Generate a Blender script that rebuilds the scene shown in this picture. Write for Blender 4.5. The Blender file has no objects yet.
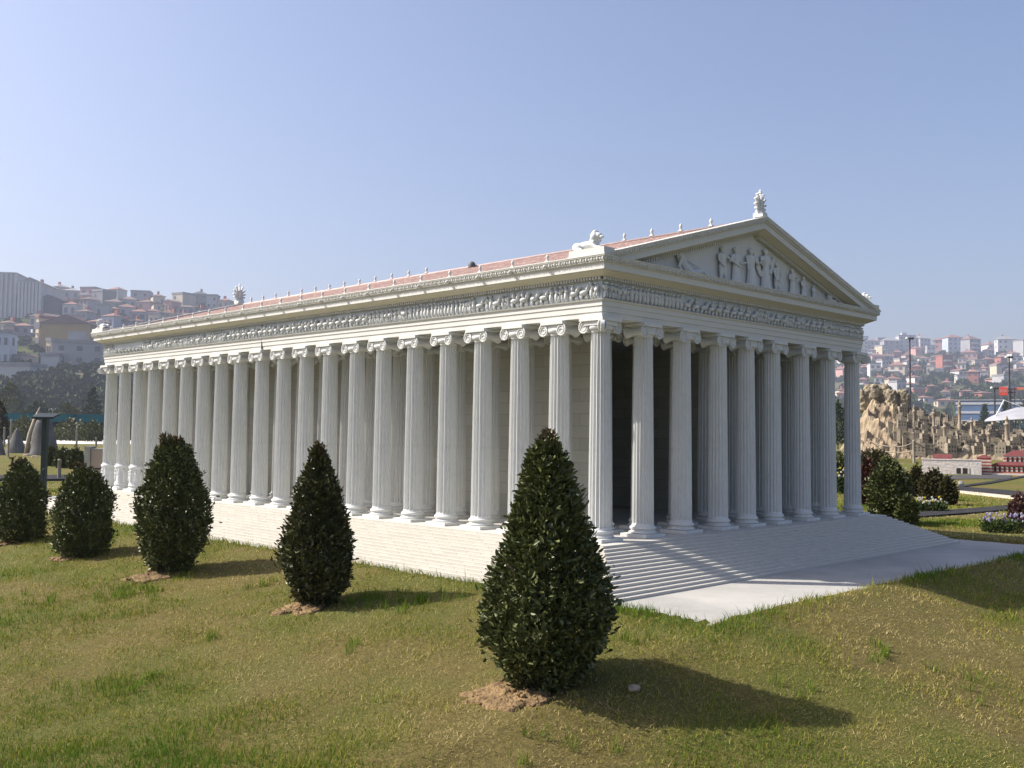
import bpy, bmesh, math, random
import numpy as np
from mathutils import Vector, Matrix, noise as mnoise

SC = bpy.context.scene
COL = SC.collection
random.seed(7)
rng = np.random.default_rng(7)
R_ = math.radians

# ------------------------------------------------------------------ camera
CAM = Vector((-2.48899, -2.09904, 0.33998))
FW = Vector((0.704000, 0.708429, 0.050121))
RT = Vector((0.708907, -0.705223, 0.010576))
UP = Vector((-0.042839, -0.028086, 0.998687))
FPX = 1002.17
cd = bpy.data.cameras.new('camera')
cam = bpy.data.objects.new('camera', cd)
COL.objects.link(cam)
m = Matrix(((RT.x, UP.x, -FW.x, CAM.x), (RT.y, UP.y, -FW.y, CAM.y), (RT.z, UP.z, -FW.z, CAM.z), (0, 0, 0, 1)))
cam.matrix_world = m
cd.sensor_width = 36.0
cd.lens = 36.0 * FPX / 1024.0
cd.clip_start = 0.05
cd.clip_end = 6000
SC.camera = cam

# ------------------------------------------------------------------ world, sun, exposure
SUN_EL = R_(43.0)
SUN_TO = Vector((0.63, -0.776, 0)).normalized()          # horizontal direction the light travels
sun_dir = Vector((SUN_TO.x * math.cos(SUN_EL), SUN_TO.y * math.cos(SUN_EL), -math.sin(SUN_EL)))
w = bpy.data.worlds.new('World')
SC.world = w
w.use_nodes = True
nt = w.node_tree
sky = nt.nodes.new('ShaderNodeTexSky')
sky.sky_type = 'NISHITA'
sky.sun_disc = False
sky.sun_elevation = SUN_EL
sky.sun_rotation = math.atan2(-SUN_TO.x, -SUN_TO.y)
sky.altitude = 50
sky.air_density = 1.0
sky.dust_density = 4.0
sky.ozone_density = 3.0
bg = nt.nodes['Background']
bg.inputs['Strength'].default_value = 0.118
tn = nt.nodes.new('ShaderNodeMix'); tn.data_type = 'RGBA'; tn.blend_type = 'MULTIPLY'
tn.inputs[0].default_value = 1.0
tn.inputs[7].default_value = (1.035, .98, 1.02, 1)                # spring haze: the blue leans to lavender
nt.links.new(sky.outputs['Color'], tn.inputs[6])
nt.links.new(tn.outputs[2], bg.inputs['Color'])

sl = bpy.data.lights.new('sun', 'SUN')
sl.energy = 5.0
sl.angle = R_(0.53)
sl.color = (1.0, 0.94, 0.85)
so = bpy.data.objects.new('sun', sl)
COL.objects.link(so)
so.rotation_euler = sun_dir.to_track_quat('-Z', 'Y').to_euler()
so.location = (-5, 5, 8)

vs = SC.view_settings
vs.view_transform = 'Standard'
vs.look = 'None'
vs.gamma = 1
vs.use_curve_mapping = False
vs.exposure = 0.66
SC.cycles.max_bounces = 8
SC.cycles.diffuse_bounces = 4
SC.cycles.volume_bounces = 0
SC.cycles.volume_step_rate = 4

# ------------------------------------------------------------------ measures of the temple
X = [0, .2268, .4472, .6769, .8677, 1.0586, 1.2883, 1.5087, 1.7355]
Y = [0, .18, .368, .558, .749, .946, 1.144, 1.325, 1.52, 1.703, 1.886, 2.077, 2.274, 2.458, 2.642, 2.825, 3.014,
     3.201, 3.386, 3.573, 3.759]
W, L = X[-1], Y[-1]
SY = .188
H = .1186
SLAB = (-.405, 2.22, -.705, 5.05)      # x0 x1 y0 y1

# ------------------------------------------------------------------ helpers
class MB:
    def __init__(s):
        s.v, s.f, s.mi, s.sm = [], [], [], []
    def add(s, vs, fs, mi=0, smooth=False):
        o = len(s.v)
        s.v.extend([tuple(p) for p in vs])
        for f in fs:
            s.f.append([i + o for i in f]); s.mi.append(mi); s.sm.append(smooth)
    def box(s, x0, x1, y0, y1, z0, z1, mi=0):
        s.add([(x0, y0, z0), (x1, y0, z0), (x1, y1, z0), (x0, y1, z0), (x0, y0, z1), (x1, y0, z1), (x1, y1, z1), (x0, y1, z1)],
              [(3, 2, 1, 0), (4, 5, 6, 7), (0, 1, 5, 4), (1, 2, 6, 5), (2, 3, 7, 6), (3, 0, 4, 7)], mi)
    def hexa(s, p, mi=0):
        s.add(p, [(3, 2, 1, 0), (4, 5, 6, 7), (0, 1, 5, 4), (1, 2, 6, 5), (2, 3, 7, 6), (3, 0, 4, 7)], mi)
    def obox(s, c, sx, sy, sz, rz, mi=0):
        """box with centre c at its base, turned by rz"""
        ca, sa = math.cos(rz), math.sin(rz)
        ps = []
        for z in (0, sz):
            for a, b in ((-1, -1), (1, -1), (1, 1), (-1, 1)):
                x, y = a * sx / 2, b * sy / 2
                ps.append((c[0] + x * ca - y * sa, c[1] + x * sa + y * ca, c[2] + z))
        s.hexa(ps, mi)
    def tube(s, p0, p1, r0, r1=None, n=8, mi=0, smooth=True, cap=True):
        r1 = r0 if r1 is None else r1
        p0, p1 = Vector(p0), Vector(p1)
        d = (p1 - p0).normalized()
        a = d.orthogonal().normalized(); b = d.cross(a)
        vs = []
        for p, r in ((p0, r0), (p1, r1)):
            for i in range(n):
                t = 2 * math.pi * i / n
                vs.append(p + (a * math.cos(t) + b * math.sin(t)) * r)
        s.add(vs, [(i, (i + 1) % n, n + (i + 1) % n, n + i) for i in range(n)], mi, smooth)
        if cap:
            s.add(vs[:n], [tuple(range(n))[::-1]], mi); s.add(vs[n:], [tuple(range(n))], mi)
    def path(s, pts, rad, n=6, mi=0):
        pts = [Vector(p) for p in pts]
        if not hasattr(rad, '__len__'): rad = [rad] * len(pts)
        vs = []
        a = None
        for i, p in enumerate(pts):
            d = (pts[min(i + 1, len(pts) - 1)] - pts[max(i - 1, 0)])
            d = d.normalized() if d.length > 1e-9 else Vector((0, 0, 1))
            if a is None: a = d.orthogonal().normalized()
            a = (a - d * a.dot(d)).normalized(); b = d.cross(a)
            for k in range(n):
                t = 2 * math.pi * k / n
                vs.append(p + (a * math.cos(t) + b * math.sin(t)) * rad[i])
        fs = []
        for i in range(len(pts) - 1):
            for k in range(n):
                fs.append((i * n + k, i * n + (k + 1) % n, (i + 1) * n + (k + 1) % n, (i + 1) * n + k))
        fs.append(tuple(range(n))[::-1]); fs.append(tuple(range((len(pts) - 1) * n, len(pts) * n)))
        s.add(vs, fs, mi, True)
    def lathe(s, prof, n=24, c=(0, 0, 0), mi=0, smooth=True, capt=True, capb=True):
        vs = []
        for r, z in prof:
            for i in range(n):
                t = 2 * math.pi * i / n
                vs.append((c[0] + r * math.cos(t), c[1] + r * math.sin(t), c[2] + z))
        fs = []
        for j in range(len(prof) - 1):
            for i in range(n):
                fs.append((j * n + i, j * n + (i + 1) % n, (j + 1) * n + (i + 1) % n, (j + 1) * n + i))
        s.add(vs, fs, mi, smooth)
        if capb: s.add(vs[:n], [tuple(range(n))[::-1]], mi)
        if capt: s.add(vs[-n:], [tuple(range(n))], mi)
    def ell(s, c, r, nu=8, nv=6, rot=None, mi=0):
        vs = []
        r = (r, r, r) if not hasattr(r, '__len__') else r
        for j in range(1, nv):
            ph = math.pi * j / nv
            for i in range(nu):
                t = 2 * math.pi * i / nu
                vs.append(Vector((r[0] * math.sin(ph) * math.cos(t), r[1] * math.sin(ph) * math.sin(t), r[2] * math.cos(ph))))
        vs.append(Vector((0, 0, r[2]))); vs.append(Vector((0, 0, -r[2])))
        if rot is not None: vs = [rot @ v for v in vs]
        c = Vector(c)
        vs = [v + c for v in vs]
        fs = []
        for j in range(nv - 2):
            for i in range(nu):
                fs.append((j * nu + i, (j + 1) * nu + i, (j + 1) * nu + (i + 1) % nu, j * nu + (i + 1) % nu))
        T, B = len(vs) - 2, len(vs) - 1
        for i in range(nu):
            fs.append((T, i, (i + 1) % nu)); fs.append((B, (nv - 2) * nu + (i + 1) % nu, (nv - 2) * nu + i))
        s.add(vs, fs, mi, True)
    def ring(s, prof, mi=0, closed=False):
        """sweep a profile of (offset, z) round the temple's rectangle"""
        vs = []
        for o, z in prof:
            vs += [(-o, -o, z), (W + o, -o, z), (W + o, L + o, z), (-o, L + o, z)]
        fs = []
        n = len(prof)
        for j in range(n if closed else n - 1):
            k = (j + 1) % n
            for i in range(4):
                i2 = (i + 1) % 4
                fs.append((j * 4 + i, k * 4 + i, k * 4 + i2, j * 4 + i2))
        s.add(vs, fs, mi)
    def build(s, name, mats, parent=None, loc=None, rz=0, bevel=0):
        me = bpy.data.meshes.new(name)
        me.from_pydata(s.v, [], s.f)
        if not isinstance(mats, (list, tuple)): mats = [mats]
        for mt in mats: me.materials.append(mt)
        me.polygons.foreach_set('material_index', s.mi)
        me.polygons.foreach_set('use_smooth', s.sm)
        me.update()
        return link(name, me, parent, loc, rz)

def link(name, data, parent=None, loc=None, rz=0):
    o = bpy.data.objects.new(name, data)
    COL.objects.link(o)
    if loc is not None: o.location = loc
    if rz: o.rotation_euler = (0, 0, rz)
    if parent is not None: o.parent = parent
    return o

def tag(o, label, cat, group=None, kind=None):
    if label: o['label'] = label
    if cat: o['category'] = cat
    if group: o['group'] = group
    if kind: o['kind'] = kind
    return o

def empty(name, label, cat, loc=(0, 0, 0), rz=0, group=None):
    o = link(name, None, None, loc, rz)
    o.empty_display_size = .05
    return tag(o, label, cat, group)

def struct(o):
    o['kind'] = 'structure'
    return o

# ---- materials
MATS = {}
def mat(name, col, rough=.7, var=.12, scale=8, col2=None, bump=0, bscale=None, spec=.3, detail=5, coords='Object', attr=None):
    if name in MATS: return MATS[name]
    mt = bpy.data.materials.new(name); mt.use_nodes = True
    n = mt.node_tree.nodes; l = mt.node_tree.links
    b = n['Principled BSDF']
    b.inputs['Roughness'].default_value = rough
    b.inputs['Specular IOR Level'].default_value = spec
    tc = n.new('ShaderNodeTexCoord')
    ns = n.new('ShaderNodeTexNoise'); ns.inputs['Scale'].default_value = scale; ns.inputs['Detail'].default_value = detail
    ns.inputs['Roughness'].default_value = .65
    l.new(tc.outputs[coords], ns.inputs['Vector'])
    rp = n.new('ShaderNodeValToRGB')
    c = col
    c2 = col2 if col2 else tuple(min(1, x * (1 + var)) for x in c)
    c1 = c if col2 else tuple(x * (1 - var) for x in c)
    rp.color_ramp.elements[0].position = .35; rp.color_ramp.elements[0].color = (*c1, 1)
    rp.color_ramp.elements[1].position = .65; rp.color_ramp.elements[1].color = (*c2, 1)
    l.new(ns.outputs['Fac'], rp.inputs['Fac'])
    l.new(rp.outputs['Color'], b.inputs['Base Color'])
    if bump:
        bs = n.new('ShaderNodeTexNoise'); bs.inputs['Scale'].default_value = bscale or scale * 4; bs.inputs['Detail'].default_value = 4
        l.new(tc.outputs[coords], bs.inputs['Vector'])
        bp = n.new('ShaderNodeBump'); bp.inputs['Strength'].default_value = bump; bp.inputs['Distance'].default_value = .01
        l.new(bs.outputs['Fac'], bp.inputs['Height']); l.new(bp.outputs['Normal'], b.inputs['Normal'])
    MATS[name] = mt
    return mt

def mix_rgb(n, l, fac, a, b, mode='MIX'):
    x = n.new('ShaderNodeMix'); x.data_type = 'RGBA'; x.blend_type = mode
    for k, v in ((0, fac), (6, a), (7, b)):
        if hasattr(v, 'links') or hasattr(v, 'is_linked'): l.new(v, x.inputs[k])
        else: x.inputs[k].default_value = v if k == 0 else (*v, 1)
    return x.outputs[2]

def marble(name, col, joint=None, grime=.25, tint=(.5, .5, .46), jcol=(.3, .28, .25), streak=True):
    """weathered white stone; joint = (block length, course height, joint width) draws the courses"""
    if name in MATS: return MATS[name]
    mt = bpy.data.materials.new(name); mt.use_nodes = True
    n = mt.node_tree.nodes; l = mt.node_tree.links
    b = n['Principled BSDF']
    b.inputs['Roughness'].default_value = .62; b.inputs['Specular IOR Level'].default_value = .25
    tc = n.new('ShaderNodeTexCoord')
    ns = n.new('ShaderNodeTexNoise'); ns.inputs['Scale'].default_value = 5; ns.inputs['Detail'].default_value = 8; ns.inputs['Roughness'].default_value = .7
    oi = n.new('ShaderNodeObjectInfo'); ov = n.new('ShaderNodeVectorMath'); ov.operation = 'MULTIPLY_ADD'
    l.new(oi.outputs['Random'], ov.inputs[0]); ov.inputs[1].default_value = (37, 53, 71); l.new(tc.outputs['Object'], ov.inputs[2])
    l.new(ov.outputs[0], ns.inputs['Vector'])
    mp = n.new('ShaderNodeMapping'); mp.inputs['Scale'].default_value = (60, 60, 5) if streak else (40, 40, 40)
    l.new(tc.outputs['Object'], mp.inputs['Vector'])
    n2 = n.new('ShaderNodeTexNoise'); n2.inputs['Scale'].default_value = 1; n2.inputs['Detail'].default_value = 4
    l.new(mp.outputs['Vector'], n2.inputs['Vector'])
    r1 = n.new('ShaderNodeMapRange'); r1.inputs[1].default_value = .45; r1.inputs[2].default_value = .75; r1.inputs[4].default_value = grime
    l.new(ns.outputs['Fac'], r1.inputs[0])
    r2 = n.new('ShaderNodeMapRange'); r2.inputs[1].default_value = .5; r2.inputs[2].default_value = .8; r2.inputs[4].default_value = grime * 1.2
    l.new(n2.outputs['Fac'], r2.inputs[0])
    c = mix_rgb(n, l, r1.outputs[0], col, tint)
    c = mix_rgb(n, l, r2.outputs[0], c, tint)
    if joint:
        g = n.new('ShaderNodeNewGeometry')
        sx = n.new('ShaderNodeSeparateXYZ'); l.new(tc.outputs['Object'], sx.inputs[0])
        sn = n.new('ShaderNodeSeparateXYZ'); l.new(g.outputs['Normal'], sn.inputs[0])
        ab = n.new('ShaderNodeMath'); ab.operation = 'ABSOLUTE'; l.new(sn.outputs[0], ab.inputs[0])
        gt = n.new('ShaderNodeMath'); gt.operation = 'GREATER_THAN'; gt.inputs[1].default_value = .5; l.new(ab.outputs[0], gt.inputs[0])
        mx = n.new('ShaderNodeMix'); l.new(gt.outputs[0], mx.inputs[0]); l.new(sx.outputs[0], mx.inputs[2]); l.new(sx.outputs[1], mx.inputs[3])
        cb = n.new('ShaderNodeCombineXYZ'); l.new(mx.outputs[0], cb.inputs[0])
        az = n.new('ShaderNodeMath'); az.operation = 'ADD'; az.inputs[1].default_value = 10 * joint[1] + joint[1] * .02; l.new(sx.outputs[2], az.inputs[0])
        l.new(az.outputs[0], cb.inputs[1])
        br = n.new('ShaderNodeTexBrick')
        br.inputs['Scale'].default_value = 1; br.inputs['Brick Width'].default_value = joint[0]; br.inputs['Row Height'].default_value = joint[1]
        br.inputs['Mortar Size'].default_value = joint[2]; br.inputs['Mortar Smooth'].default_value = .2
        br.inputs['Color1'].default_value = (1, 1, 1, 1); br.inputs['Color2'].default_value = (.86, .86, .84, 1)
        br.inputs['Mortar'].default_value = (*[q / max(col) for q in jcol], 1)
        l.new(cb.outputs[0], br.inputs['Vector'])
        az2 = n.new('ShaderNodeMath'); az2.operation = 'ABSOLUTE'; l.new(sn.outputs[2], az2.inputs[0])
        lt = n.new('ShaderNodeMath'); lt.operation = 'LESS_THAN'; lt.inputs[1].default_value = .5; l.new(az2.outputs[0], lt.inputs[0])
        if joint[0] < .1:
            l.new(gt.outputs[0], mx.inputs[0]); lt = gt
        c = mix_rgb(n, l, lt.outputs[0], c, mix_rgb(n, l, 1.0, c, br.outputs['Color'], 'MULTIPLY'))
    l.new(c, b.inputs['Base Color'])
    bs = n.new('ShaderNodeTexNoise'); bs.inputs['Scale'].default_value = 90; bs.inputs['Detail'].default_value = 3
    l.new(tc.outputs['Object'], bs.inputs['Vector'])
    bp = n.new('ShaderNodeBump'); bp.inputs['Strength'].default_value = .05 if name == 'column stone' else .18; bp.inputs['Distance'].default_value = .002
    l.new(bs.outputs['Fac'], bp.inputs['Height']); l.new(bp.outputs['Normal'], b.inputs['Normal'])
    MATS[name] = mt
    return mt

M_COL = marble('column stone', (.60, .605, .58), grime=.36, tint=(.46, .47, .435), streak=False)
M_STONE = marble('white stone', (.575, .57, .535), grime=.22)
M_STEP = marble('step stone', (.50, .48, .43), joint=(.066, H / 14, .0012), grime=.18, jcol=(.33, .30, .26), streak=False)
M_WALL = marble('cella stone', (.60, .59, .51), joint=(.13, .047, .0014), grime=.25, jcol=(.44, .43, .37), streak=False)
M_CREAM = marble('aged cream stone', (.55, .52, .42), grime=.2, tint=(.5, .45, .3), streak=False)  # cream-toned stone for the undersides of the cornices
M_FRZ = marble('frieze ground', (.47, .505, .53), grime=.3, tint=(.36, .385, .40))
M_RELIEF = marble('relief stone', (.60, .615, .61), grime=.3)
M_SIMA = marble('gutter ornament', (.58, .57, .52), grime=.4, tint=(.36, .36, .33), streak=False)
M_TYMP = marble('pediment stone', (.60, .605, .595), grime=.35)
M_DARKJ = mat('dark gap', (.2, .195, .18), .9)
M_SLAB = mat('pavement stone', (.41, .40, .37), .8, scale=2.2, col2=(.275, .27, .25), bump=.1, bscale=120, detail=12)

# ------------------------------------------------------------------ terrain
def sstep(a, b, x):
    t = min(1, max(0, (x - a) / (b - a))); return t * t * (3 - 2 * t)

def nz(x, y, s=1.0, k=0.0):
    return mnoise.noise((x * s + 3.1, y * s - 7.7, k))

YAW = math.atan2(FW.x, FW.y)
RIDGE = [(-900, 330), (-400, 312), (-100, 300), (0, 298), (60, 295), (110, 297), (200, 300), (245, 308), (330, 352), (450, 385), (650, 388),
         (780, 372), (850, 352), (880, 346.5), (1024, 347), (1200, 346), (1600, 360), (2400, 390)]
def interp(tab, x):
    if x <= tab[0][0]: return tab[0][1]
    for (a, b), (c, d) in zip(tab, tab[1:]):
        if x <= c: return b + (d - b) * (x - a) / (c - a)
    return tab[-1][1]

def hill_z(x, y):
    dx, dy = x - CAM.x, y - CAM.y
    r = math.hypot(dx, dy)
    if r < 120: return 0.0
    a = math.atan2(dx, dy) - YAW
    a = (a + math.pi) % (2 * math.pi) - math.pi
    if abs(a) > 1.25: return 0.0
    px = 512 + FPX * math.tan(max(-1.2, min(1.2, a)))
    k = sstep(420, 700, px)
    Df, Dr = 140 + k * 120, 420 + k * 360
    hy = 434 + (px - 512) * .0106
    zr = Dr * max(0, hy - interp(RIDGE, px)) / FPX * max(.3, math.cos(a))
    zr *= 1 - sstep(.9, 1.25, abs(a))
    if r < Df: return 0.0
    if r < Dr:
        t = (r - Df) / (Dr - Df)
        z = zr * (t * .85 + .15 * t * t)
        z += zr * .035 * nz(x, y, .02) * min(1, t * 5) + .3 * nz(x, y, .1) * min(1, t * 5)
        return z
    return zr * max(.3, 1 - .35 * (r - Dr) / Dr) + zr * .035 * nz(x, y, .02)

def lawn_z(x, y):
    x0, x1, y0, y1 = SLAB
    wob = .022 * nz(x, y, 3.0) + .012 * nz(x, y, 9, 2)
    dx = max(x0 - x + wob, 0) if x < 1 else max(x - x1, 0) * 0
    dy = max(y0 - y + wob, 0)
    inside = min(x - x0 - wob, x1 - x - wob, y - y0 - wob, y1 - y - wob)
    if inside > 0:
        return -.106 - .11 * min(1, inside / .06)
    fade = 1 - sstep(4.2, 7.5, y)
    z = -.106
    z -= (.17 * 1.3 * (1 - math.exp(-dx / 1.3))) * fade
    z -= .27 * 1.6 * (1 - math.exp(-max(0, dy - .04) / 1.6)) * (1 - sstep(2.4, 4.5, x) * .8)
    d = max(dx, dy)
    z += (.016 * nz(x, y, 1.7, 5) + .006 * nz(x, y, 6, 9)) * sstep(.05, .5, d)
    z -= .012 * math.exp(-((x + .42) ** 2 + (y + .75) ** 2) / .03)
    if x > x1 or y > y1: z = min(z, -.106) - .012 * sstep(0, .6, max(x - x1, y - y1))
    return z

def ray(px, py):
    return FW + RT * ((px - 512) / FPX) - UP * ((py - 384) / FPX)

def ground_z(x, y):
    r = math.hypot(x - CAM.x, y - CAM.y)
    if r > 120: return -.12 + hill_z(x, y)
    return lawn_z(x, y)

def hit(px, py, zfun=ground_z, t0=.6, t1=2500):
    """where the sight line through a pixel of the photograph meets the ground"""
    d = ray(px, py); t = t0; pt = t0
    while t < t1:
        p = CAM + d * t
        if p.z < zfun(p.x, p.y):
            a, b = pt, t
            for _ in range(30):
                q = (a + b) / 2; p = CAM + d * q
                if p.z < zfun(p.x, p.y): b = q
                else: a = q
            p = CAM + d * b
            return Vector((p.x, p.y, zfun(p.x, p.y))), b
        pt = t; t *= 1.01
    p = CAM + d * pt
    return Vector((p.x, p.y, zfun(p.x, p.y))), pt

def flat(px, py, z=-.12):
    d = ray(px, py); t = (z - CAM.z) / d.z
    p = CAM + d * t
    return Vector((p.x, p.y, z)), t

def polar_sheet(name, r0, r1, zf, material, near=False):
    angs = []
    a = -math.pi
    while a < math.pi:
        angs.append(a)
        aa = abs(a)
        a += R_(.35) if aa < R_(42) else (R_(1.2) if aa < R_(75) else R_(5))
    rs = [r0]
    while rs[-1] < r1:
        r = rs[-1]
        rs.append(r * (1.05 if r < 1.2 else 1.009 if r < 7 else 1.03 if r < 25 else 1.04) if near else r * 1.022)
    rs[-1] = r1
    vs, fs = [], []
    na = len(angs)
    for r in rs:
        for a in angs:
            x = CAM.x + r * math.sin(a + YAW); y = CAM.y + r * math.cos(a + YAW)
            vs.append((x, y, zf(x, y)))
    for j in range(len(rs) - 1):
        for i in range(na):
            i2 = (i + 1) % na
            fs.append((j * na + i, j * na + i2, (j + 1) * na + i2, (j + 1) * na + i))
    if near:
        vs.append((CAM.x, CAM.y, zf(CAM.x, CAM.y)))
        c = len(vs) - 1
        for i in range(na): fs.append((c, (i + 1) % na, i))
    me = bpy.data.meshes.new(name); me.from_pydata(vs, [], fs); me.materials.append(material)
    me.polygons.foreach_set('use_smooth', [True] * len(fs)); me.update()
    # faces must look up
    if me.polygons[0].normal.z < 0: me.flip_normals()
    return struct(link(name, me))

def turf_material():
    mt = bpy.data.materials.new('turf'); mt.use_nodes = True
    n = mt.node_tree.nodes; l = mt.node_tree.links; b = n['Principled BSDF']
    b.inputs['Roughness'].default_value = .95; b.inputs['Specular IOR Level'].default_value = .1
    tc = n.new('ShaderNodeTexCoord')
    def noi(s, d=5, r=.6):
        x = n.new('ShaderNodeTexNoise'); x.inputs['Scale'].default_value = s; x.inputs['Detail'].default_value = d; x.inputs['Roughness'].default_value = r
        l.new(tc.outputs['Object'], x.inputs['Vector']); return x.outputs['Fac']
    def rng_(v, a, b_):
        m_ = n.new('ShaderNodeMapRange'); m_.inputs[1].default_value = a; m_.inputs[2].default_value = b_; l.new(v, m_.inputs[0]); return m_.outputs[0]
    c = mix_rgb(n, l, rng_(noi(60, 6, .75), .35, .65), (.085, .072, .022), (.175, .142, .048))
    c = mix_rgb(n, l, rng_(noi(1.6, 4), .42, .62), c, (.085, .105, .02))
    c = mix_rgb(n, l, rng_(noi(220, 4), .5, .72), c, (.25, .20, .085))
    l.new(c, b.inputs['Base Color'])
    bp = n.new('ShaderNodeBump'); bp.inputs['Strength'].default_value = .8; bp.inputs['Distance'].default_value = .012
    l.new(noi(130, 6, .8), bp.inputs['Height']); l.new(bp.outputs['Normal'], b.inputs['Normal'])
    return mt
M_TURF = turf_material()

def hill_material():
    mt = bpy.data.materials.new('hill scrub ground'); mt.use_nodes = True
    n = mt.node_tree.nodes; l = mt.node_tree.links; b = n['Principled BSDF']
    b.inputs['Roughness'].default_value = 1; b.inputs['Specular IOR Level'].default_value = 0
    tc = n.new('ShaderNodeTexCoord')
    def noi(s, d=5):
        x = n.new('ShaderNodeTexNoise'); x.inputs['Scale'].default_value = s; x.inputs['Detail'].default_value = d
        l.new(tc.outputs['Object'], x.inputs['Vector']); return x.outputs['Fac']
    def rng_(v, a, b_):
        m_ = n.new('ShaderNodeMapRange'); m_.inputs[1].default_value = a; m_.inputs[2].default_value = b_; l.new(v, m_.inputs[0]); return m_.outputs[0]
    c = mix_rgb(n, l, rng_(noi(.12, 7), .4, .6), (.035, .05, .018), (.08, .09, .035))
    c = mix_rgb(n, l, rng_(noi(.035, 4), .52, .62), c, (.13, .11, .07))
    l.new(c, b.inputs['Base Color'])
    return mt

polar_sheet('lawn', .25, 130, lambda x, y: ground_z(x, y), M_TURF, near=True)
polar_sheet('hillside', 100, 1500, lambda x, y: -.13 + hill_z(x, y), hill_material())

# pavement slab round the temple, its lower rim sunk in the turf
sb = MB()
x0, x1, y0, y1 = SLAB
N_ = 40
top = []
for i in range(N_): top.append((x0 + (x1 - x0) * i / N_, y0))
for i in range(N_): top.append((x1 + .1 * (1 - i / N_) * 0, y0 + (y1 - y0) * i / N_))
for i in range(N_): top.append((x1 - (x1 - x0) * i / N_, y1))
for i in range(N_): top.append((x0, y1 - (y1 - y0) * i / N_))
k = len(top)
sb.add([(a, b_, -H) for a, b_ in top] + [(a, b_, -H - .09) for a, b_ in top],
       [tuple(range(k))] + [(i, k + i, k + (i + 1) % k, (i + 1) % k) for i in range(k)])
struct(sb.build('pavement', M_SLAB))

# ------------------------------------------------------------------ the temple
T = empty('temple', 'large white model temple with rows of fluted Ionic columns and a pink tiled roof', 'model temple', (0, 0, 0))

# stepped base
MARG, RUN, NS = .1065, (.3353 - .1065) / 13.0, 14
prof = []
for i in range(NS):
    o = MARG + RUN * i
    prof += [(o, -H * i / NS), (o, -H * (i + 1) / NS)]
prof[-1] = (prof[-1][0], -H - .02)
b = MB(); b.ring(prof)
b.add([(-MARG, -MARG, 0), (W + MARG, -MARG, 0), (W + MARG, L + MARG, 0), (-MARG, L + MARG, 0)], [(0, 1, 2, 3)])
b.build('stepped_base', M_STEP, T)

# -- column kit
Z_SH0, Z_SH1, Z_TOP = .036, .682, .72
def shaft_mesh(z0, z1, rb, rt, name):
    NF, SUB = 18, 6
    n = NF * SUB
    zs = [z0, z0 + .006, z0 + .012] + [z0 + (z1 - z0) * q for q in (.12, .3, .5, .7, .88)] + [z1 - .012, z1 - .006, z1]
    vs = []
    for k_, z in enumerate(zs):
        f = (z - z0) / (z1 - z0)
        R = rb + (rt - rb) * (f ** 1.25)
        dep = .0062 * R / .0375
        if k_ in (0, len(zs) - 1): R *= 1.06; dep = 0
        elif k_ in (1, len(zs) - 2): dep = 0
        for i in range(n):
            q = (i % SUB) / SUB
            r = R - dep * math.sin(math.pi * q) ** .8
            t = 2 * math.pi * (i + .5) / n
            vs.append((r * math.cos(t), r * math.sin(t), z))
    fs = []
    for j in range(len(zs) - 1):
        for i in range(n):
            fs.append((j * n + i, j * n + (i + 1) % n, (j + 1) * n + (i + 1) % n, (j + 1) * n + i))
    me = bpy.data.meshes.new(name); me.from_pydata(vs, [], fs); me.materials.append(M_COL); me.update()
    return me
ME_SHAFT = shaft_mesh(Z_SH0, Z_SH1, .0372, .0312, 'column')
ME_SHAFT_D = shaft_mesh(.140, Z_SH1, .0365, .0312, 'column')

def mesh_of(mb, name, mats):
    o = mb.build(name, mats); me = o.data; bpy.data.objects.remove(o); return me

b = MB()
P_ = .054
b.box(-P_, P_, -P_, P_, .0005, .012)
pr = [(.046, .012)]
for i in range(7):
    t = math.pi * (i / 6 - .5); pr.append((.0435 + .0045 * math.cos(t), .0155 + .0035 * math.sin(t)))
pr += [(.0415, .0195), (.0400, .0222), (.0415, .0248)]
for i in range(7):
    t = math.pi * (i / 6 - .5); pr.append((.0405 + .0045 * math.cos(t), .0305 + .0055 * math.sin(t)))
pr += [(.0385, .0365)]
b.lathe(pr, 32)
ME_BASE = mesh_of(b, 'column_base', M_COL)

def spiral(mb, c, ax, r0, turns, up, side, rad):
    pts = []
    n = int(18 * turns)
    for i in range(n + 1):
        t = i / n
        a = -2 * math.pi * turns * t
        r = r0 * (1 - t) ** .8 + r0 * .12
        pts.append(Vector(c) + up * (r * math.cos(a)) + side * (r * math.sin(a)))
    mb.path(pts, [rad * (1 - .45 * i / n) for i in range(n + 1)], 5)

def volute_pair(mb, half, ax_len):
    """Ionic capital, volutes showing on the two faces across local y"""
    RV, zc = .0195, .689
    for s in (-1, 1):
        for f in (-1, 1):
            spiral(mb, (s * half, f * (ax_len + .001), zc), None, RV, 2.2, Vector((0, 0, 1)), Vector((-s, 0, 0)) if True else None, .0032)
        pr = []
        for i in range(9):
            t = i / 8 * 2 - 1
            pr.append((RV * (.55 + .42 * abs(t) ** 1.5), t * ax_len))
        n = 16
        vs, fs = [], []
        for r, yy in pr:
            for i in range(n):
                a = 2 * math.pi * i / n
                vs.append((s * half + r * math.cos(a), yy, zc + r * math.sin(a)))
        for j in range(len(pr) - 1):
            for i in range(n):
                fs.append((j * n + i, (j + 1) * n + i, (j + 1) * n + (i + 1) % n, j * n + (i + 1) % n))
        mb.add(vs, fs, 0, True)
        mb.add(vs[:n], [tuple(range(n))], 0); mb.add(vs[-n:], [tuple(range(n))[::-1]], 0)

def echinus(mb):
    pr = [(.0315, .672), (.0335, .676), (.033, .679)]
    for i in range(5):
        t = i / 4 * math.pi / 2
        pr.append((.033 + .009 * math.sin(t), .679 + .012 * (1 - math.cos(t))))
    pr += [(.040, .694)]
    mb.lathe(pr, 28)

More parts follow.
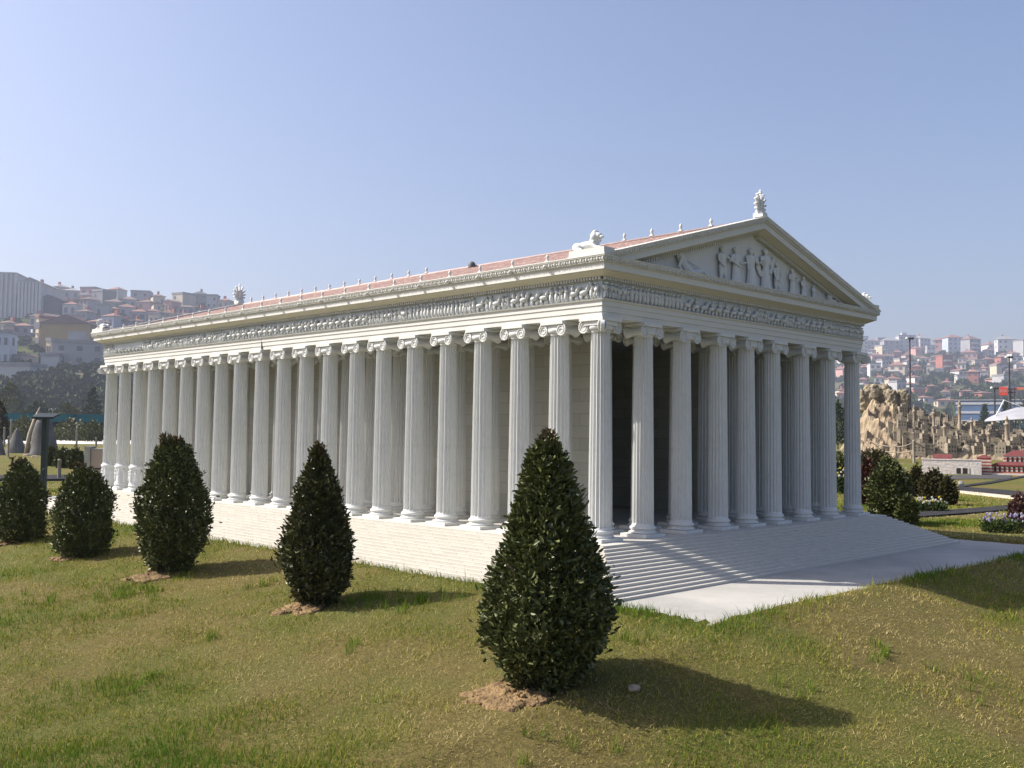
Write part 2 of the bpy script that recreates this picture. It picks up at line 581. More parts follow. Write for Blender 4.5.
b = MB(); echinus(b); volute_pair(b, .0395, .036)
b.box(-.043, .043, -.0345, .0345, .694, .7075)
b.box(-.050, .050, -.0425, .0425, .7078, .7195)
ME_CAP = mesh_of(b, 'capital', M_COL)
# corner capital: volutes on the two outer faces, one on the diagonal
b = MB(); echinus(b)
RV, zc = .0195, .689
for q in (0, 1):
    f = (lambda x, y: (x, y)) if q == 0 else (lambda x, y: (y, x))
    p0 = f(.0395, -.036); p1 = f(.0395, .03)
    b.tube((p0[0], p0[1], zc), (p1[0], p1[1], zc), RV * .9, RV * .6, 16)
    u_ = Vector((0, 0, 1)); sd = Vector((-1, 0, 0)) if q == 0 else Vector((0, -1, 0))
    pc = f(.0395, -.037)
    spiral(b, (pc[0], pc[1], zc), None, RV, 2.2, u_, sd, .0032)
    pc = f(-.038, -.037)
    spiral(b, (pc[0], pc[1], zc), None, RV * .95, 2.2, u_, -sd, .0032)
    e0 = f(-.038, -.0335); e1 = f(-.038, -.0375)
    b.tube((e0[0], e0[1], zc), (e1[0], e1[1], zc), RV * .9, RV * .9, 16)
d_ = Vector((1, -1, 0)).normalized() * .006
cc = Vector((-.047, -.047, zc))
b.tube(cc - d_, cc + d_, RV * .95, RV * .95, 16)
b.box(-.043, .043, -.0345, .0345, .694, .7075)
b.box(-.0345, .0345, -.043, .043, .6945, .7073)
b.box(-.050, .050, -.050, .050, .7078, .7195)
ME_CAPC = mesh_of(b, 'capital', M_COL)
# sculpted drum
b = MB()
b.lathe([(.0415, .0365), (.0425, .042), (.0395, .046), (.0395, .122), (.043, .126), (.0445, .132), (.043, .138), (.038, .1405)], 32)
random.seed(3)
for i in range(9):
    a = 2 * math.pi * i / 9 + random.uniform(-.1, .1)
    rot = Matrix.Rotation(a, 3, 'Z')
    c0 = rot @ Vector((.040, 0, 0))
    hgt = random.uniform(.058, .068)
    b.ell((c0.x, c0.y, .048 + hgt * .35), (.006, .009, hgt * .38), 8, 6, rot)
    b.ell((c0.x, c0.y, .048 + hgt * .72), (.006, .008, hgt * .24), 8, 6, rot)
    b.ell((c0.x, c0.y, .048 + hgt * 1.0), (.006, .006, .007), 8, 6, rot)
    t1 = rot @ Vector((.041, .006, .048 + hgt * .8)); t2 = rot @ Vector((.041, random.uniform(.01, .017), .048 + hgt * random.uniform(.4, 1)))
    b.tube(t1, t2, .0025, .0018, 6)
ME_DRUM = mesh_of(b, 'sculpted_drum', M_RELIEF)

def column(x, y, rz=0, corner=False, drum=False):
    me = ME_SHAFT_D if drum else ME_SHAFT
    c = link('column', me, T, (x, y, 0), rz)
    link('column_base', ME_BASE, c)
    link('capital', ME_CAPC if corner else ME_CAP, c)
    if drum: link('sculpted_drum', ME_DRUM, c, None, random.uniform(0, .5))
    return c

for i, yy in enumerate(Y):
    dr = i >= 18
    column(0, yy, {0: 0, 20: R_(-90)}.get(i, R_(90)), i in (0, 20), dr)
    column(W, yy, {0: R_(90), 20: R_(180)}.get(i, R_(90)), i in (0, 20), dr)
for i in range(1, 8):
    column(X[i], 0)
    if i in (1, 2, 3, 5, 6, 7): column(X[i], L, 0, False, True)
for i in range(1, 20):
    column(X[1], Y[i], R_(90) if i not in (1, 19) else 0)
    if i < 12: column(X[7], Y[i], R_(90) if i not in (1,) else 0)
for i in (2, 3, 4, 5, 6):
    column(X[i], Y[1])

# -- cella
b = MB()
cx0, cx1, cy0, cy1 = X[2] - .03, X[6] + .03, Y[2] - .01, Y[18] + .03
TH = .06
b.box(cx0, cx0 + TH, cy0, cy1, .001, .742)
b.box(cx1 - TH, cx1, cy0, cy1, .001, .742)
b.box(cx0 + TH, cx1 - TH, cy0 + 2.3, cy0 + 2.3 + TH, .001, .742)
b.box(cx0 + TH, cx1 - TH, cy1 - .30, cy1 - .24, .001, .742)
b.build('cella_wall', M_WALL, T)
b = MB()
OA = .0356
b.box(OA + .0005, W - OA - .0005, OA + .0005, L - OA - .0005, .7425, .770)
for k in (1,):
    pass
b.build('ceiling', M_STONE, T)

# -- architrave of three steps
b = MB()
b.ring([(-OA, .7705), (-OA, .7205), (OA - .006, .7205), (OA - .006, .7375), (OA - .003, .7380), (OA - .003, .7565), (OA, .757), (OA, .7725),
        (OA + .006, .7745), (OA + .008, .7785), (OA + .001, .7790), (-OA, .7790)])
b.build('architrave', M_STONE, T)
# inner beams on the second rows
b = MB()
for xx in (X[1], X[7]):
    b.box(xx - .03, xx + .03, Y[1] - .03, Y[19] + .03, .7205, .742)
b.box(X[1] + .031, X[7] - .031, Y[1] - .03, Y[1] + .03, .7205, .742)
b.build('inner_beam', M_STONE, T)

# -- frieze and its relief
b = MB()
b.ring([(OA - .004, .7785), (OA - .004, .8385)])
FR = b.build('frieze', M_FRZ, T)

def frieze_fig(mb, P, U, N_, kind, h):
    """small relief figure; P foot point, U along the wall, N_ out of it"""
    Z = Vector((0, 0, 1))
    rot = Matrix((U, N_, Z)).transposed()
    def e(u, z, ru, rn, rz, tilt=0, n=.002):
        rr = rot @ Matrix.Rotation(tilt, 3, 'Y')
        mb.ell(P + U * u + Z * z + N_ * n * 1.9, (ru * 1.08, rn * 1.7, rz), 6, 5, rr)
    R = random.uniform
    if kind == 'man':
        ln = R(-.25, .25)
        e(0, h * .60, h * .10, .006, h * .20, ln * .4)
        e(ln * h * .25, h * .90, h * .065, .006, h * .085, 0, .004)
        st = R(.04, .16) * h
        e(-st, h * .24, h * .05, .005, h * .25, .3 * st / h * 4)
        e(st, h * .24, h * .05, .005, h * .25, -.3 * st / h * 4)
        a = R(-1.2, 1.2)
        e(h * .17, h * .66, h * .035, .004, h * .16, a, .004)
        e(-h * .17, h * .62, h * .035, .004, h * .16, -a * .6, .003)
        if R(0, 1) < .3: e(R(-.1, .1) * h, h * .5, h * .15, .004, h * .15, 0, .006)
        if R(0, 1) < .35: e(h * .2, h * .55, h * .014, .003, h * .46, R(-.2, .2), .005)
    elif kind == 'robe':
        e(0, h * .34, h * .13, .006, h * .36)
        e(0, h * .66, h * .11, .006, h * .17)
        e(0, h * .92, h * .07, .006, h * .085, 0, .004)
        e(h * .12, h * .6, h * .035, .004, h * .15, R(-1, 1), .005)
    else:                                                        # horse or lying beast
        e(0, h * .42, h * .34, .008, h * .17, R(-.15, .15), .004)
        e(h * .36, h * .66, h * .09, .006, h * .22, .5, .004)
        e(h * .50, h * .82, h * .14, .006, h * .07, .4, .005)
        for q in (-.28, -.18, .2, .3):
            e(h * q, h * .16, h * .04, .004, h * .19, R(-.4, .4), .003)
        if R(0, 1) < .6:
            e(0, h * .74, h * .08, .006, h * .18, .1, .006); e(0, h * .98, h * .06, .005, h * .07, 0, .006)

random.seed(11)
b = MB()
def run_frieze(P0, U, N_, length):
    u = .012
    mode, left = 'man', 6
    while u < length - .012:
        if left <= 0:
            mode = random.choice(['man', 'man', 'robe', 'mix', 'beast', 'low']); left = random.randint(6, 16)
        k = mode
        if k == 'mix': k = random.choice(['man', 'robe', 'beast'])
        if k == 'low': k = random.choice(['beast', 'man'])
        h = random.uniform(.048, .0545)
        if mode == 'low': h = random.uniform(.026, .034)
        if k == 'beast': h *= .95; u += .012
        frieze_fig(b, P0 + U * u + Vector((0, 0, .781)), U, N_, k, h)
        u += {'man': random.uniform(.016, .030), 'robe': random.uniform(.016, .026), 'beast': random.uniform(.03, .04)}[k]
        left -= 1
FO = OA - .004
run_frieze(Vector((-FO, L + FO, 0)), Vector((0, -1, 0)), Vector((-1, 0, 0)), L + 2 * FO)
run_frieze(Vector((-FO, -FO, 0)), Vector((1, 0, 0)), Vector((0, -1, 0)), W + 2 * FO)
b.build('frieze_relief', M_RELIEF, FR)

# -- cornice
OC, OS, ZS, ZAP = .0804, .0933, .9077, 1.1788
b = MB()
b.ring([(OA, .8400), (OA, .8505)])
per = .0125
def dentils(mb, P0, U, N_, length):
    n = int(length / per)
    for i in range(n):
        a = P0 + U * ((i + .5) * length / n)
        p = [a - U * per * .27 - N_ * .004, a + U * per * .27 - N_ * .004, a + U * per * .27 + N_ * .0105, a - U * per * .27 + N_ * .0105]
        mb.hexa([(*q.xy, .8402) for q in p] + [(*q.xy, .8499) for q in p])
b2 = MB()
b2.ring([(OA - .006, .8385), (OA + .003, .8385), (OA + .003, .8398), (OA, .8400)])
dentils(b2, Vector((-OA, -OA, 0)), Vector((1, 0, 0)), Vector((0, -1, 0)), W + 2 * OA)
dentils(b2, Vector((-OA, L + OA, 0)), Vector((0, -1, 0)), Vector((-1, 0, 0)), L + 2 * OA)
dentils(b2, Vector((W + OA, -OA, 0)), Vector((0, 1, 0)), Vector((1, 0, 0)), L + 2 * OA)
b.build('dentil_bed', mat('dentil shadow stone', (.05, .048, .044), .9), T)  # bed coloured nearly black: the shade between the teeth is put into its colour
b2.build('dentil_band', M_STONE, T)
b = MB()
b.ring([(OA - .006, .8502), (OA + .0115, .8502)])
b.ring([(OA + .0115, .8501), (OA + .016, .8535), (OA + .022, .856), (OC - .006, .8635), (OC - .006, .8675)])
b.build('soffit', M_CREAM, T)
b = MB()
b.ring([(OC - .0065, .8653), (OC, .8653), (OC, .8720), (OC, .8860), (OC + .003, .8870)])
b.build('corona', M_STONE, T)
b = MB()
b.ring([(OC - .01, .8872), (OC + .0065, .8872), (OC + .0075, .8890), (OC + .006, .8905), (OS - .002, .9040), (OS, .9045), (OS, ZS), (OS - .03, ZS), (OS - .03, .89)])
SIMA = b.build('gutter', M_SIMA, T)
# leaf ornament and spouts on the gutter
b = MB()
def leaves(mb, P0, U, N_, length, zf, step=.0115):
    n = int(length / step)
    Z = Vector((0, 0, 1))
    for i in range(n):
        u = (i + .5) * length / n
        z0 = zf(u)
        if z0 < 0: continue
        c = P0 + U * u + Z * (z0 + .0085) + N_ * .001
        rot = Matrix((U, N_, Z)).transposed()
        if i % 2: mb.ell(c, (.0036, .0032, .0072), 6, 5, rot)
        else: mb.ell(c - Z * .001, (.0022, .003, .0055), 6, 5, rot @ Matrix.Rotation(.5 if i % 4 else -.5, 3, 'Y'))
gx = OS - .0035
leaves(b, Vector((-gx, -gx, 0)), Vector((1, 0, 0)), Vector((0, -1, 0)), W + 2 * gx, lambda u: .8872)
leaves(b, Vector((-gx, L + gx, 0)), Vector((0, -1, 0)), Vector((-1, 0, 0)), L + 2 * gx, lambda u: .8872)
b.build('leaf_ornament', M_STONE, SIMA)
b = MB()
b.box(-OS - .0015, -OS + .012, -OS - .0015, L + OS + .0015, ZS + .0002, ZS + .0035)
b.box(W + OS - .012, W + OS + .0015, -OS - .0015, L + OS + .0015, ZS + .0002, ZS + .0035)
b.build('gutter_rim', M_STONE, SIMA)
# lion-head spouts under the eaves
b = MB()
b.ell((-.003, 0, .0), (.009, .0062, .0068), 8, 6); b.tube((-.006, 0, -.002), (-.016, 0, -.0055), .0038, .003, 7)
me = mesh_of(b, 'spout', M_SIMA)
yy = .16
while yy < L + .02:
    link('spout', me, SIMA, (-OS, yy, .8932)); yy += .163

# -- pediments
SLOPE = (ZAP - ZS) / (W / 2 + OS)
def rake_top(x): return ZS + .003 + SLOPE * (W / 2 + OS - abs(x - W / 2))
def rake(mb, prof, front, inset=.016):
    """profile of (offset, dz) carried up one slope and down the other"""
    xs = (-OS + inset, W / 2, W + OS - inset)
    vs = []
    for o, dz in prof:
        for x in xs:
            vs.append((x, -o if front else L + o, rake_top(x) + dz))
    fs = []
    n = len(prof)
    for j in range(n):
        k = (j + 1) % n
        for i in range(2):
            f = (j * 3 + i, j * 3 + i + 1, k * 3 + i + 1, k * 3 + i)
            fs.append(f if front else f[::-1])
    fs.append(tuple(j * 3 for j in range(n))); fs.append(tuple(j * 3 + 2 for j in range(n))[::-1])
    mb.add(vs, fs)
for fr in (True, False):
    sg = -1 if fr else 1
    yb = 0 if fr else L
    b = MB(); rake(b, [(OA - .01, -.0455), (OC + .002, -.0455), (OC + .002, -.0225), (OA - .01, -.0225)], fr, .05)
    RK = b.build('raking_cornice', M_STONE, T)
    b = MB(); rake(b, [(OA - .01, -.0222), (OC + .006, -.0222), (OS + .002, -.003), (OS + .002, 0), (OA - .01, 0)], fr)
    rs_ = b.build('raking_gutter', M_SIMA, RK)
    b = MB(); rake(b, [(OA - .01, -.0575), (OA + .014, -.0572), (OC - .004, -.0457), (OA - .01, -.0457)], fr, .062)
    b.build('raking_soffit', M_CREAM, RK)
    b = MB()
    for s in (-1, 1):
        b = MB(); n = 64
        for i in range(2, n):
            x = W / 2 + s * (i + .3) * (W / 2) / n
            if abs(x - W / 2) > W / 2 - .16: continue
            hw = per * .3
            zz = rake_top(x) - .0676
            y_in, y_out = yb + sg * (OA - .01), yb + sg * (OA + .009)
            q = s * SLOPE * hw
            b.hexa([(x - hw, y_in, zz + q), (x + hw, y_in, zz - q), (x + hw, y_out, zz - q), (x - hw, y_out, zz + q),
                    (x - hw, y_in, zz + q + .010), (x + hw, y_in, zz - q + .010), (x + hw, y_out, zz - q + .010), (x - hw, y_out, zz + q + .010)])
        b.build('raking_dentils', M_STONE, RK)
    if fr:
        b = MB()
        lf = [(-gx, 0)]
        Lr = W / 2 + OS
        for s, P0 in ((1, Vector((-OS, -gx - .002, 0))), (-1, Vector((W + OS, -gx - .002, 0)))):
            leaves(b, P0, Vector((s, 0, 0)), Vector((0, -1, 0)), Lr, lambda u: ZS + .003 + SLOPE * u - .0215 if u > .02 else -1)
        b.build('leaf_ornament', M_STONE, rs_)
    # tympanum
    yo = -(OA - .012) if fr else L + OA - .012
    xa, xb = -.02, W + .02
    b = MB()
    yi = yo + (.03 if fr else -.03)
    pts = [(xa, .895), (xb, .895), (W / 2, rake_top(W / 2) - .05)]
    b.add([(x, yo, z) for x, z in pts] + [(x, yi, z) for x, z in pts],
          [(0, 1, 2), (5, 4, 3), (0, 3, 4, 1), (1, 4, 5, 2), (2, 5, 3, 0)])
    b.build('tympanum', M_TYMP, T)

# horizontal ledge behind the gutter
b = MB()
b.box(-OS + .031, W + OS - .031, -OS + .031, L + OS - .031, .886, .8945)
b.build('cornice_ledge', M_STONE, T)

# pediment figures
def remeshed(o, vox, smooth=True):
    md = o.modifiers.new('one skin', 'REMESH'); md.mode = 'VOXEL'; md.voxel_size = vox; md.use_smooth_shade = True
    if smooth:
        s = o.modifiers.new('soft', 'SMOOTH'); s.factor = .5; s.iterations = 2
    return o

def statue(h, pose, seed):
    random.seed(seed)
    R = random.uniform
    b = MB()
    def cap(p, q, r0, r1): 
        b.tube(p, q, r0, r1, 8); b.ell(p, r0, 8, 6); b.ell(q, r1, 8, 6)
    if pose in ('stand', 'robe', 'wing'):
        hip = h * .50
        if pose == 'stand':
            cap((-.06 * h, 0, .02 * h), (-.05 * h, -.01 * h, .27 * h), .035 * h, .045 * h); cap((-.05 * h, -.01 * h, .27 * h), (-.04 * h, 0, hip), .048 * h, .07 * h)
            cap((.08 * h, 0, .02 * h), (.07 * h, -.03 * h, .27 * h), .035 * h, .045 * h); cap((.07 * h, -.03 * h, .27 * h), (.04 * h, 0, hip), .048 * h, .07 * h)
        else:
            b.lathe([(.13 * h, 0), (.125 * h, .1 * h), (.10 * h, .35 * h), (.085 * h, hip + .06 * h)], 12)
            for i in range(7):
                a = math.pi + i * math.pi / 6
                b.tube((.125 * h * math.cos(a), .125 * h * math.sin(a), 0), (.085 * h * math.cos(a), .085 * h * math.sin(a), .5 * h), .014 * h, .008 * h, 6)
        cap((0, 0, hip), (0, 0, .62 * h), .085 * h, .08 * h); cap((0, 0, .62 * h), (0, 0, .76 * h), .085 * h, .10 * h)
        cap((-.10 * h, 0, .78 * h), (.10 * h, 0, .78 * h), .045 * h, .045 * h)
        cap((0, 0, .8 * h), (0, 0, .87 * h), .035 * h, .033 * h)
        b.ell((0, -.008 * h, .925 * h), (.052 * h, .058 * h, .07 * h), 10, 8); b.ell((0, .01 * h, .945 * h), (.06 * h, .06 * h, .06 * h), 10, 8)
        b.ell((0, -.065 * h, .915 * h), (.01 * h, .014 * h, .016 * h), 6, 5)
        for s in (-1, 1):
            a = R(-.2, 1.1) if s > 0 else R(-.2, .5)
            el = Vector((s * (.13 + .12 * max(0, a)) * h, -.05 * h, (.62 + .10 * max(0, a)) * h))
            ha = Vector((s * (.10 + R(-.12, .18)) * h, -.12 * h, (R(.45, .75)) * h))
            cap((s * .12 * h, 0, .77 * h), el, .035 * h, .03 * h); cap(el, ha, .028 * h, .022 * h)
            b.ell(ha, .028 * h, 8, 6)
        if pose == 'wing':
            for s in (-1, 1):
                b.ell((s * .20 * h, .03 * h, .62 * h), (.07 * h, .03 * h, .27 * h), 10, 8, Matrix.Rotation(s * .35, 3, 'Y'))
    elif pose == 'sit':
        cap((0, 0, .34 * h), (0, 0, .5 * h), .12 * h, .11 * h); cap((0, 0, .5 * h), (.02 * h, 0, .74 * h), .11 * h, .12 * h)
        cap((-.08 * h, 0, .78 * h), (.12 * h, 0, .78 * h), .05 * h, .05 * h)
        cap((.02 * h, 0, .8 * h), (.02 * h, 0, .86 * h), .045 * h, .04 * h); b.ell((.03 * h, -.01 * h, .925 * h), (.065 * h, .065 * h, .075 * h), 10, 8)
        for q in (-.05, .07):
            cap((0, q * h, .33 * h), (.30 * h, (q - .03) * h, .36 * h), .075 * h, .055 * h); cap((.30 * h, (q - .03) * h, .36 * h), (.42 * h, (q - .03) * h, .03 * h), .05 * h, .035 * h)
            cap((.42 * h, (q - .03) * h, .02 * h), (.52 * h, (q - .03) * h, .02 * h), .03 * h, .025 * h)
        cap((.12 * h, -.02 * h, .77 * h), (.25 * h, -.08 * h, .55 * h), .04 * h, .035 * h); cap((.25 * h, -.08 * h, .55 * h), (.36 * h, -.06 * h, .45 * h), .033 * h, .025 * h)
        cap((-.1 * h, 0, .77 * h), (-.2 * h, -.04 * h, .5 * h), .04 * h, .035 * h); cap((-.2 * h, -.04 * h, .5 * h), (-.22 * h, -.02 * h, .2 * h), .033 * h, .025 * h)
        b.box(-.16 * h, .14 * h, -.12 * h, .12 * h, 0, .28 * h)
    else:                                                       # reclining
        cap((0, 0, .22 * h), (-.25 * h, 0, .42 * h), .15 * h, .13 * h); cap((-.25 * h, 0, .42 * h), (-.38 * h, 0, .68 * h), .13 * h, .13 * h)
        b.ell((-.44 * h, -.02 * h, .92 * h), (.085 * h, .085 * h, .10 * h), 10, 8); cap((-.4 * h, 0, .72 * h), (-.43 * h, 0, .84 * h), .06 * h, .05 * h)
        cap((0, -.03 * h, .18 * h), (.45 * h, -.06 * h, .34 * h), .12 * h, .08 * h); cap((.45 * h, -.06 * h, .34 * h), (.8 * h, -.06 * h, .06 * h), .075 * h, .05 * h)
        cap((0, .06 * h, .15 * h), (.5 * h, .04 * h, .14 * h), .12 * h, .08 * h); cap((.5 * h, .04 * h, .14 * h), (.9 * h, .04 * h, .07 * h), .07 * h, .045 * h)
        cap((-.38 * h, -.1 * h, .62 * h), (-.52 * h, -.14 * h, .32 * h), .05 * h, .045 * h); cap((-.52 * h, -.14 * h, .32 * h), (-.4 * h, -.2 * h, .06 * h), .045 * h, .035 * h)
        cap((-.34 * h, .02 * h, .66 * h), (-.05 * h, -.1 * h, .52 * h), .05 * h, .04 * h); cap((-.05 * h, -.1 * h, .52 * h), (.25 * h, -.1 * h, .42 * h), .04 * h, .03 * h)
    return b
figs = [(.45, .115, 'lie', False), (.655, .145, 'stand', False), (.745, .155, 'robe', False), (.85, .165, 'robe', False), (.955, .178, 'wing', False),
        (1.04, .135, 'stand', False), (1.16, .125, 'robe', False), (1.25, .105, 'robe', False), (1.335, .085, 'stand', False), (1.475, .088, 'sit', False)]
for i, (fx, fh, pose, fl) in enumerate(figs):
    if pose in ('stand', 'robe', 'wing'):
        fh = min(fh, rake_top(fx) - .075 - .895)
    o = statue(fh, pose, 40 + i).build('pediment_figure', M_TYMP, T, (fx, -.034, .8947))
    o.scale = (1.4, .8, 1.02)
    remeshed(o, max(.0013, fh * .010), False)

# -- roof
def roof_material():
    mt = bpy.data.materials.new('pink roof tile'); mt.use_nodes = True
    n = mt.node_tree.nodes; l = mt.node_tree.links; b = n['Principled BSDF']
    b.inputs['Roughness'].default_value = .8
    tc = n.new('ShaderNodeTexCoord')
    def noi(s, d=5):
        x = n.new('ShaderNodeTexNoise'); x.inputs['Scale'].default_value = s; x.inputs['Detail'].default_value = d
        l.new(tc.outputs['Object'], x.inputs['Vector']); return x.outputs['Fac']
    def rng_(v, a, b_, t=1):
        m_ = n.new('ShaderNodeMapRange'); m_.inputs[1].default_value = a; m_.inputs[2].default_value = b_; m_.inputs[4].default_value = t; l.new(v, m_.inputs[0]); return m_.outputs[0]
    c = mix_rgb(n, l, rng_(noi(30), .4, .62), (.25, .16, .145), (.335, .24, .22))
    c = mix_rgb(n, l, rng_(noi(95, 3), .55, .68, .75), c, (.52, .43, .39))
    c = mix_rgb(n, l, rng_(noi(4, 6), .5, .7, .5), c, (.25, .165, .145))
    l.new(c, b.inputs['Base Color'])
    return mt
b = MB()
ya, ye = -OS + .035, L + OS - .035
NR = 16
for s in (-1, 1):
    xe = -OS + .013 if s < 0 else W + OS - .013
    for j in range(NR):
        def pt(k, dz):
            f = k / NR
            x = xe + (W / 2 - xe) * f
            return x, rake_top(x) - .012 + dz
        a, c_ = pt(j, .0028), pt(j + 1, -.0005)
        lo = -.03
        vs = []
        for (x, z) in (a, c_):
            vs += [(x, ya, z), (x, ye, z)]
        vs += [(a[0], ya, a[1] + lo), (a[0], ye, a[1] + lo), (c_[0], ya, c_[1] + lo), (c_[0], ye, c_[1] + lo)]
        b.add(vs, [(0, 2, 3, 1) if s < 0 else (0, 1, 3, 2), (0, 1, 5, 4), (0, 4, 6, 2), (1, 3, 7, 5)])
    # cover tiles running up the slope
    nt_ = 150
    for i in range(nt_):
        yy = ya + (ye - ya) * (i + .5) / nt_
        x0_, z0_ = xe + s * 0, rake_top(xe) - .0075
        xr = W / 2
        zr_ = rake_top(W / 2) - .0095
        hw = .0026
        b.add([(xe, yy - hw, z0_ - .004), (xe, yy, z0_ - .0028), (xe, yy + hw, z0_ - .004), (xr, yy - hw, zr_ - .004), (xr, yy, zr_ - .0028), (xr, yy + hw, zr_ - .004)],
              [(0, 1, 4, 3), (1, 2, 5, 4), (0, 2, 1)])
RF = b.build('roof', roof_material(), T)
b = MB()
b.path([(W / 2, ya, ZAP - .006), (W / 2, (ya + ye) / 2, ZAP - .006), (W / 2, ye, ZAP - .0065)], .0060, 8)
b.build('ridge_cap', mat('ridge tile', (.52, .40, .36), .8, scale=30), RF)
# finials
b = MB()
b.box(-.008, .008, -.011, .011, 0, .006)
b.lathe([(.0085, .006), (.006, .011), (.0045, .016), (.0078, .022), (.0085, .028), (.0065, .034), (.0035, .039), (.0012, .043)], 10)
ME_FIN = mesh_of(b, 'finial', M_STONE)
yy = .16
while yy < L + .02:
    f = link('finial', ME_FIN, RF, (-OS + .008, yy, ZS + .0034)); f.scale = (.7, .7, .6); yy += .163
yy = .16
while yy < L - .05:
    
    if not .66 < yy < 1.86:
        f = link('finial', ME_FIN, RF, (W / 2, yy, ZAP - .001)); f.scale = (.85, .85, .78)
    yy += .147
b = MB()
b.lathe([(.019, 0), (.019, .012), (.0165, .022), (.011, .029), (.004, .032)], 16)
b.build('roof_cap', mat('dark lead', (.10, .10, .095), .6), RF, (W / 2 - .02, 1.55, ZAP - .016))

# palmette at the two gable tips
def palmette():
    b = MB()
    b.box(-.021, .021, -.021, .021, 0, .016)
    b.box(-.017, .017, -.015, .015, .016, .024)
    c = Vector((0, 0, .040))
    for i in range(13):
        a = R_(-150 + 300 * i / 12)
        ln = .030 + .030 * math.cos(a / 2) ** 3
        dir_ = Vector((math.sin(a), 0, math.cos(a)))
        rot = Matrix.Rotation(a, 3, 'Y')
        b.ell(c + dir_ * ln * .5, (.0058, .0085, ln * .52), 8, 6, rot)
        tip = c + dir_ * ln * .93
        b.ell(tip, (.0052, .009, .0045), 8, 5, rot)
    b.ell((0, 0, .034), (.016, .010, .016), 10, 8)
    b.ell((0, -.003, .060), (.006, .010, .034), 8, 6)
    b.ell((0, 0, .101), (.0042, .006, .008), 8, 6)
    return b
me = mesh_of(palmette(), 'palmette', M_RELIEF)
for yy, q in ((-OS + .030, 1), (L + OS - .01, 1.25)):
    o = link('palmette', me, T, (W / 2, yy, ZAP + .002)); o.scale = (.82 * q, q, q)

# lions on plinths
def lion():
    b = MB()
    def cap(p, q, r0, r1): b.tube(p, q, r0, r1, 8); b.ell(p, r0, 8, 6); b.ell(q, r1, 8, 6)
    b.ell((0, .012, .026), (.020, .052, .021), 12, 8)
    for s in (-1, 1):
        b.ell((s * .016, .048, .022), (.012, .026, .021), 10, 8)
        cap((s * .022, .05, .007), (s * .024, .018, .005), .0075, .006)
        cap((s * .014, -.032, .026), (s * .015, -.050, .008), .0105, .008)
        cap((s * .015, -.050, .008), (s * .015, -.074, .0055), .008, .0068)
        b.ell((s * .011, -.040, .086), (.005, .003, .006), 8, 6)
    b.ell((0, -.030, .036), (.021, .024, .031), 12, 8)
    b.ell((0, -.036, .060), (.026, .021, .030), 12, 8)
    b.ell((0, -.052, .064), (.0155, .016, .018), 12, 8)
    b.ell((0, -.068, .057), (.0095, .010, .0085), 10, 8)
    b.ell((0, -.077, .060), (.0045, .003, .003), 8, 6)
    random.seed(5)
    for i in range(26):
        a = random.uniform(0, 2 * math.pi); q = random.uniform(.6, 1)
        b.ell((.027 * math.cos(a) * q, -.030 - .012 * random.random(), .058 + .032 * math.sin(a) * q), (.006, .008, .008), 6, 5)
    b.path([(0, .062, .018), (.012, .078, .012), (.026, .072, .006), (.03, .05, .005)], [.005, .0045, .004, .006], 7)
    return b
ME_LION = mesh_of(lion(), 'lion_statue', M_RELIEF)
b = MB(); b.box(-.026, .026, -.074, .074, 0, .024)
b.box(-.029, .029, -.077, .077, 0, .006)
ME_PL = mesh_of(b, 'lion_plinth', M_STONE)
for (lx, ly, rz) in ((-OS + .030, -OS + .080, 0), (W + OS - .030, -OS + .080, 0), (-OS + .030, L + OS - .080, math.pi), (W + OS - .030, L + OS - .080, math.pi)):
    p = link('lion_plinth', ME_PL, T, (lx, ly, ZS + .002), rz)
    o = link('lion_statue', ME_LION, p, (0, .012, .0225)); o.scale = (.8, .8, .66)
    remeshed(o, .0026)
# open joint in the entablature
b = MB()
b.box(-OA - .0008, -OA + .01, 2.030, 2.0318, .7215, .8383)
b.build('wall_joint', M_DARKJ, T)

# ================================================================== planting, turf
def fnoise(x, y, s, k=0): return mnoise.noise((x * s, y * s, k))

def leaf_mat(name, c_dark, c_light, rough=.38, spec=.5):
    mt = bpy.data.materials.new(name); mt.use_nodes = True
    n = mt.node_tree.nodes; l = mt.node_tree.links; b = n['Principled BSDF']
    b.inputs['Roughness'].default_value = rough; b.inputs['Specular IOR Level'].default_value = spec
    at = n.new('ShaderNodeAttribute'); at.attribute_name = 'tone'
    rp = n.new('ShaderNodeValToRGB')
    rp.color_ramp.elements[0].color = (*c_dark, 1); rp.color_ramp.elements[1].color = (*c_light, 1)
    e = rp.color_ramp.elements.new(.85); e.color = (*[q * .8 for q in c_light], 1)
    l.new(at.outputs['Fac'], rp.inputs['Fac']); l.new(rp.outputs['Color'], b.inputs['Base Color'])
    try: b.inputs['Subsurface Weight'].default_value = 0
    except Exception: pass
    return mt

LEAF_BOX = leaf_mat('box leaf', (.040, .054, .015), (.185, .20, .058), .42, .4)
LEAF_BOX2 = leaf_mat('bronze box leaf', (.040, .038, .013), (.185, .135, .05), .42, .4)
LEAF_MID = leaf_mat('olive box leaf', (.036, .042, .013), (.155, .15, .048), .42, .4)
LEAF_RED = leaf_mat('red leaf', (.055, .022, .013), (.15, .058, .03), .5, .3)
LEAF_BROWN = leaf_mat('brown green leaf', (.035, .035, .012), (.10, .085, .025), .5, .3)
LEAF_TREE = leaf_mat('tree leaf', (.020, .042, .010), (.07, .10, .024), .7, .15)
LEAF_YEL = leaf_mat('yellow green leaf', (.06, .075, .018), (.14, .15, .04), .7, .15)
M_BARK = mat('bark', (.085, .065, .045), .9, scale=60, bump=.4)
M_SOIL = mat('bare earth', (.10, .062, .028), .95, scale=40, col2=(.28, .19, .09), bump=1.0, bscale=110, detail=8)

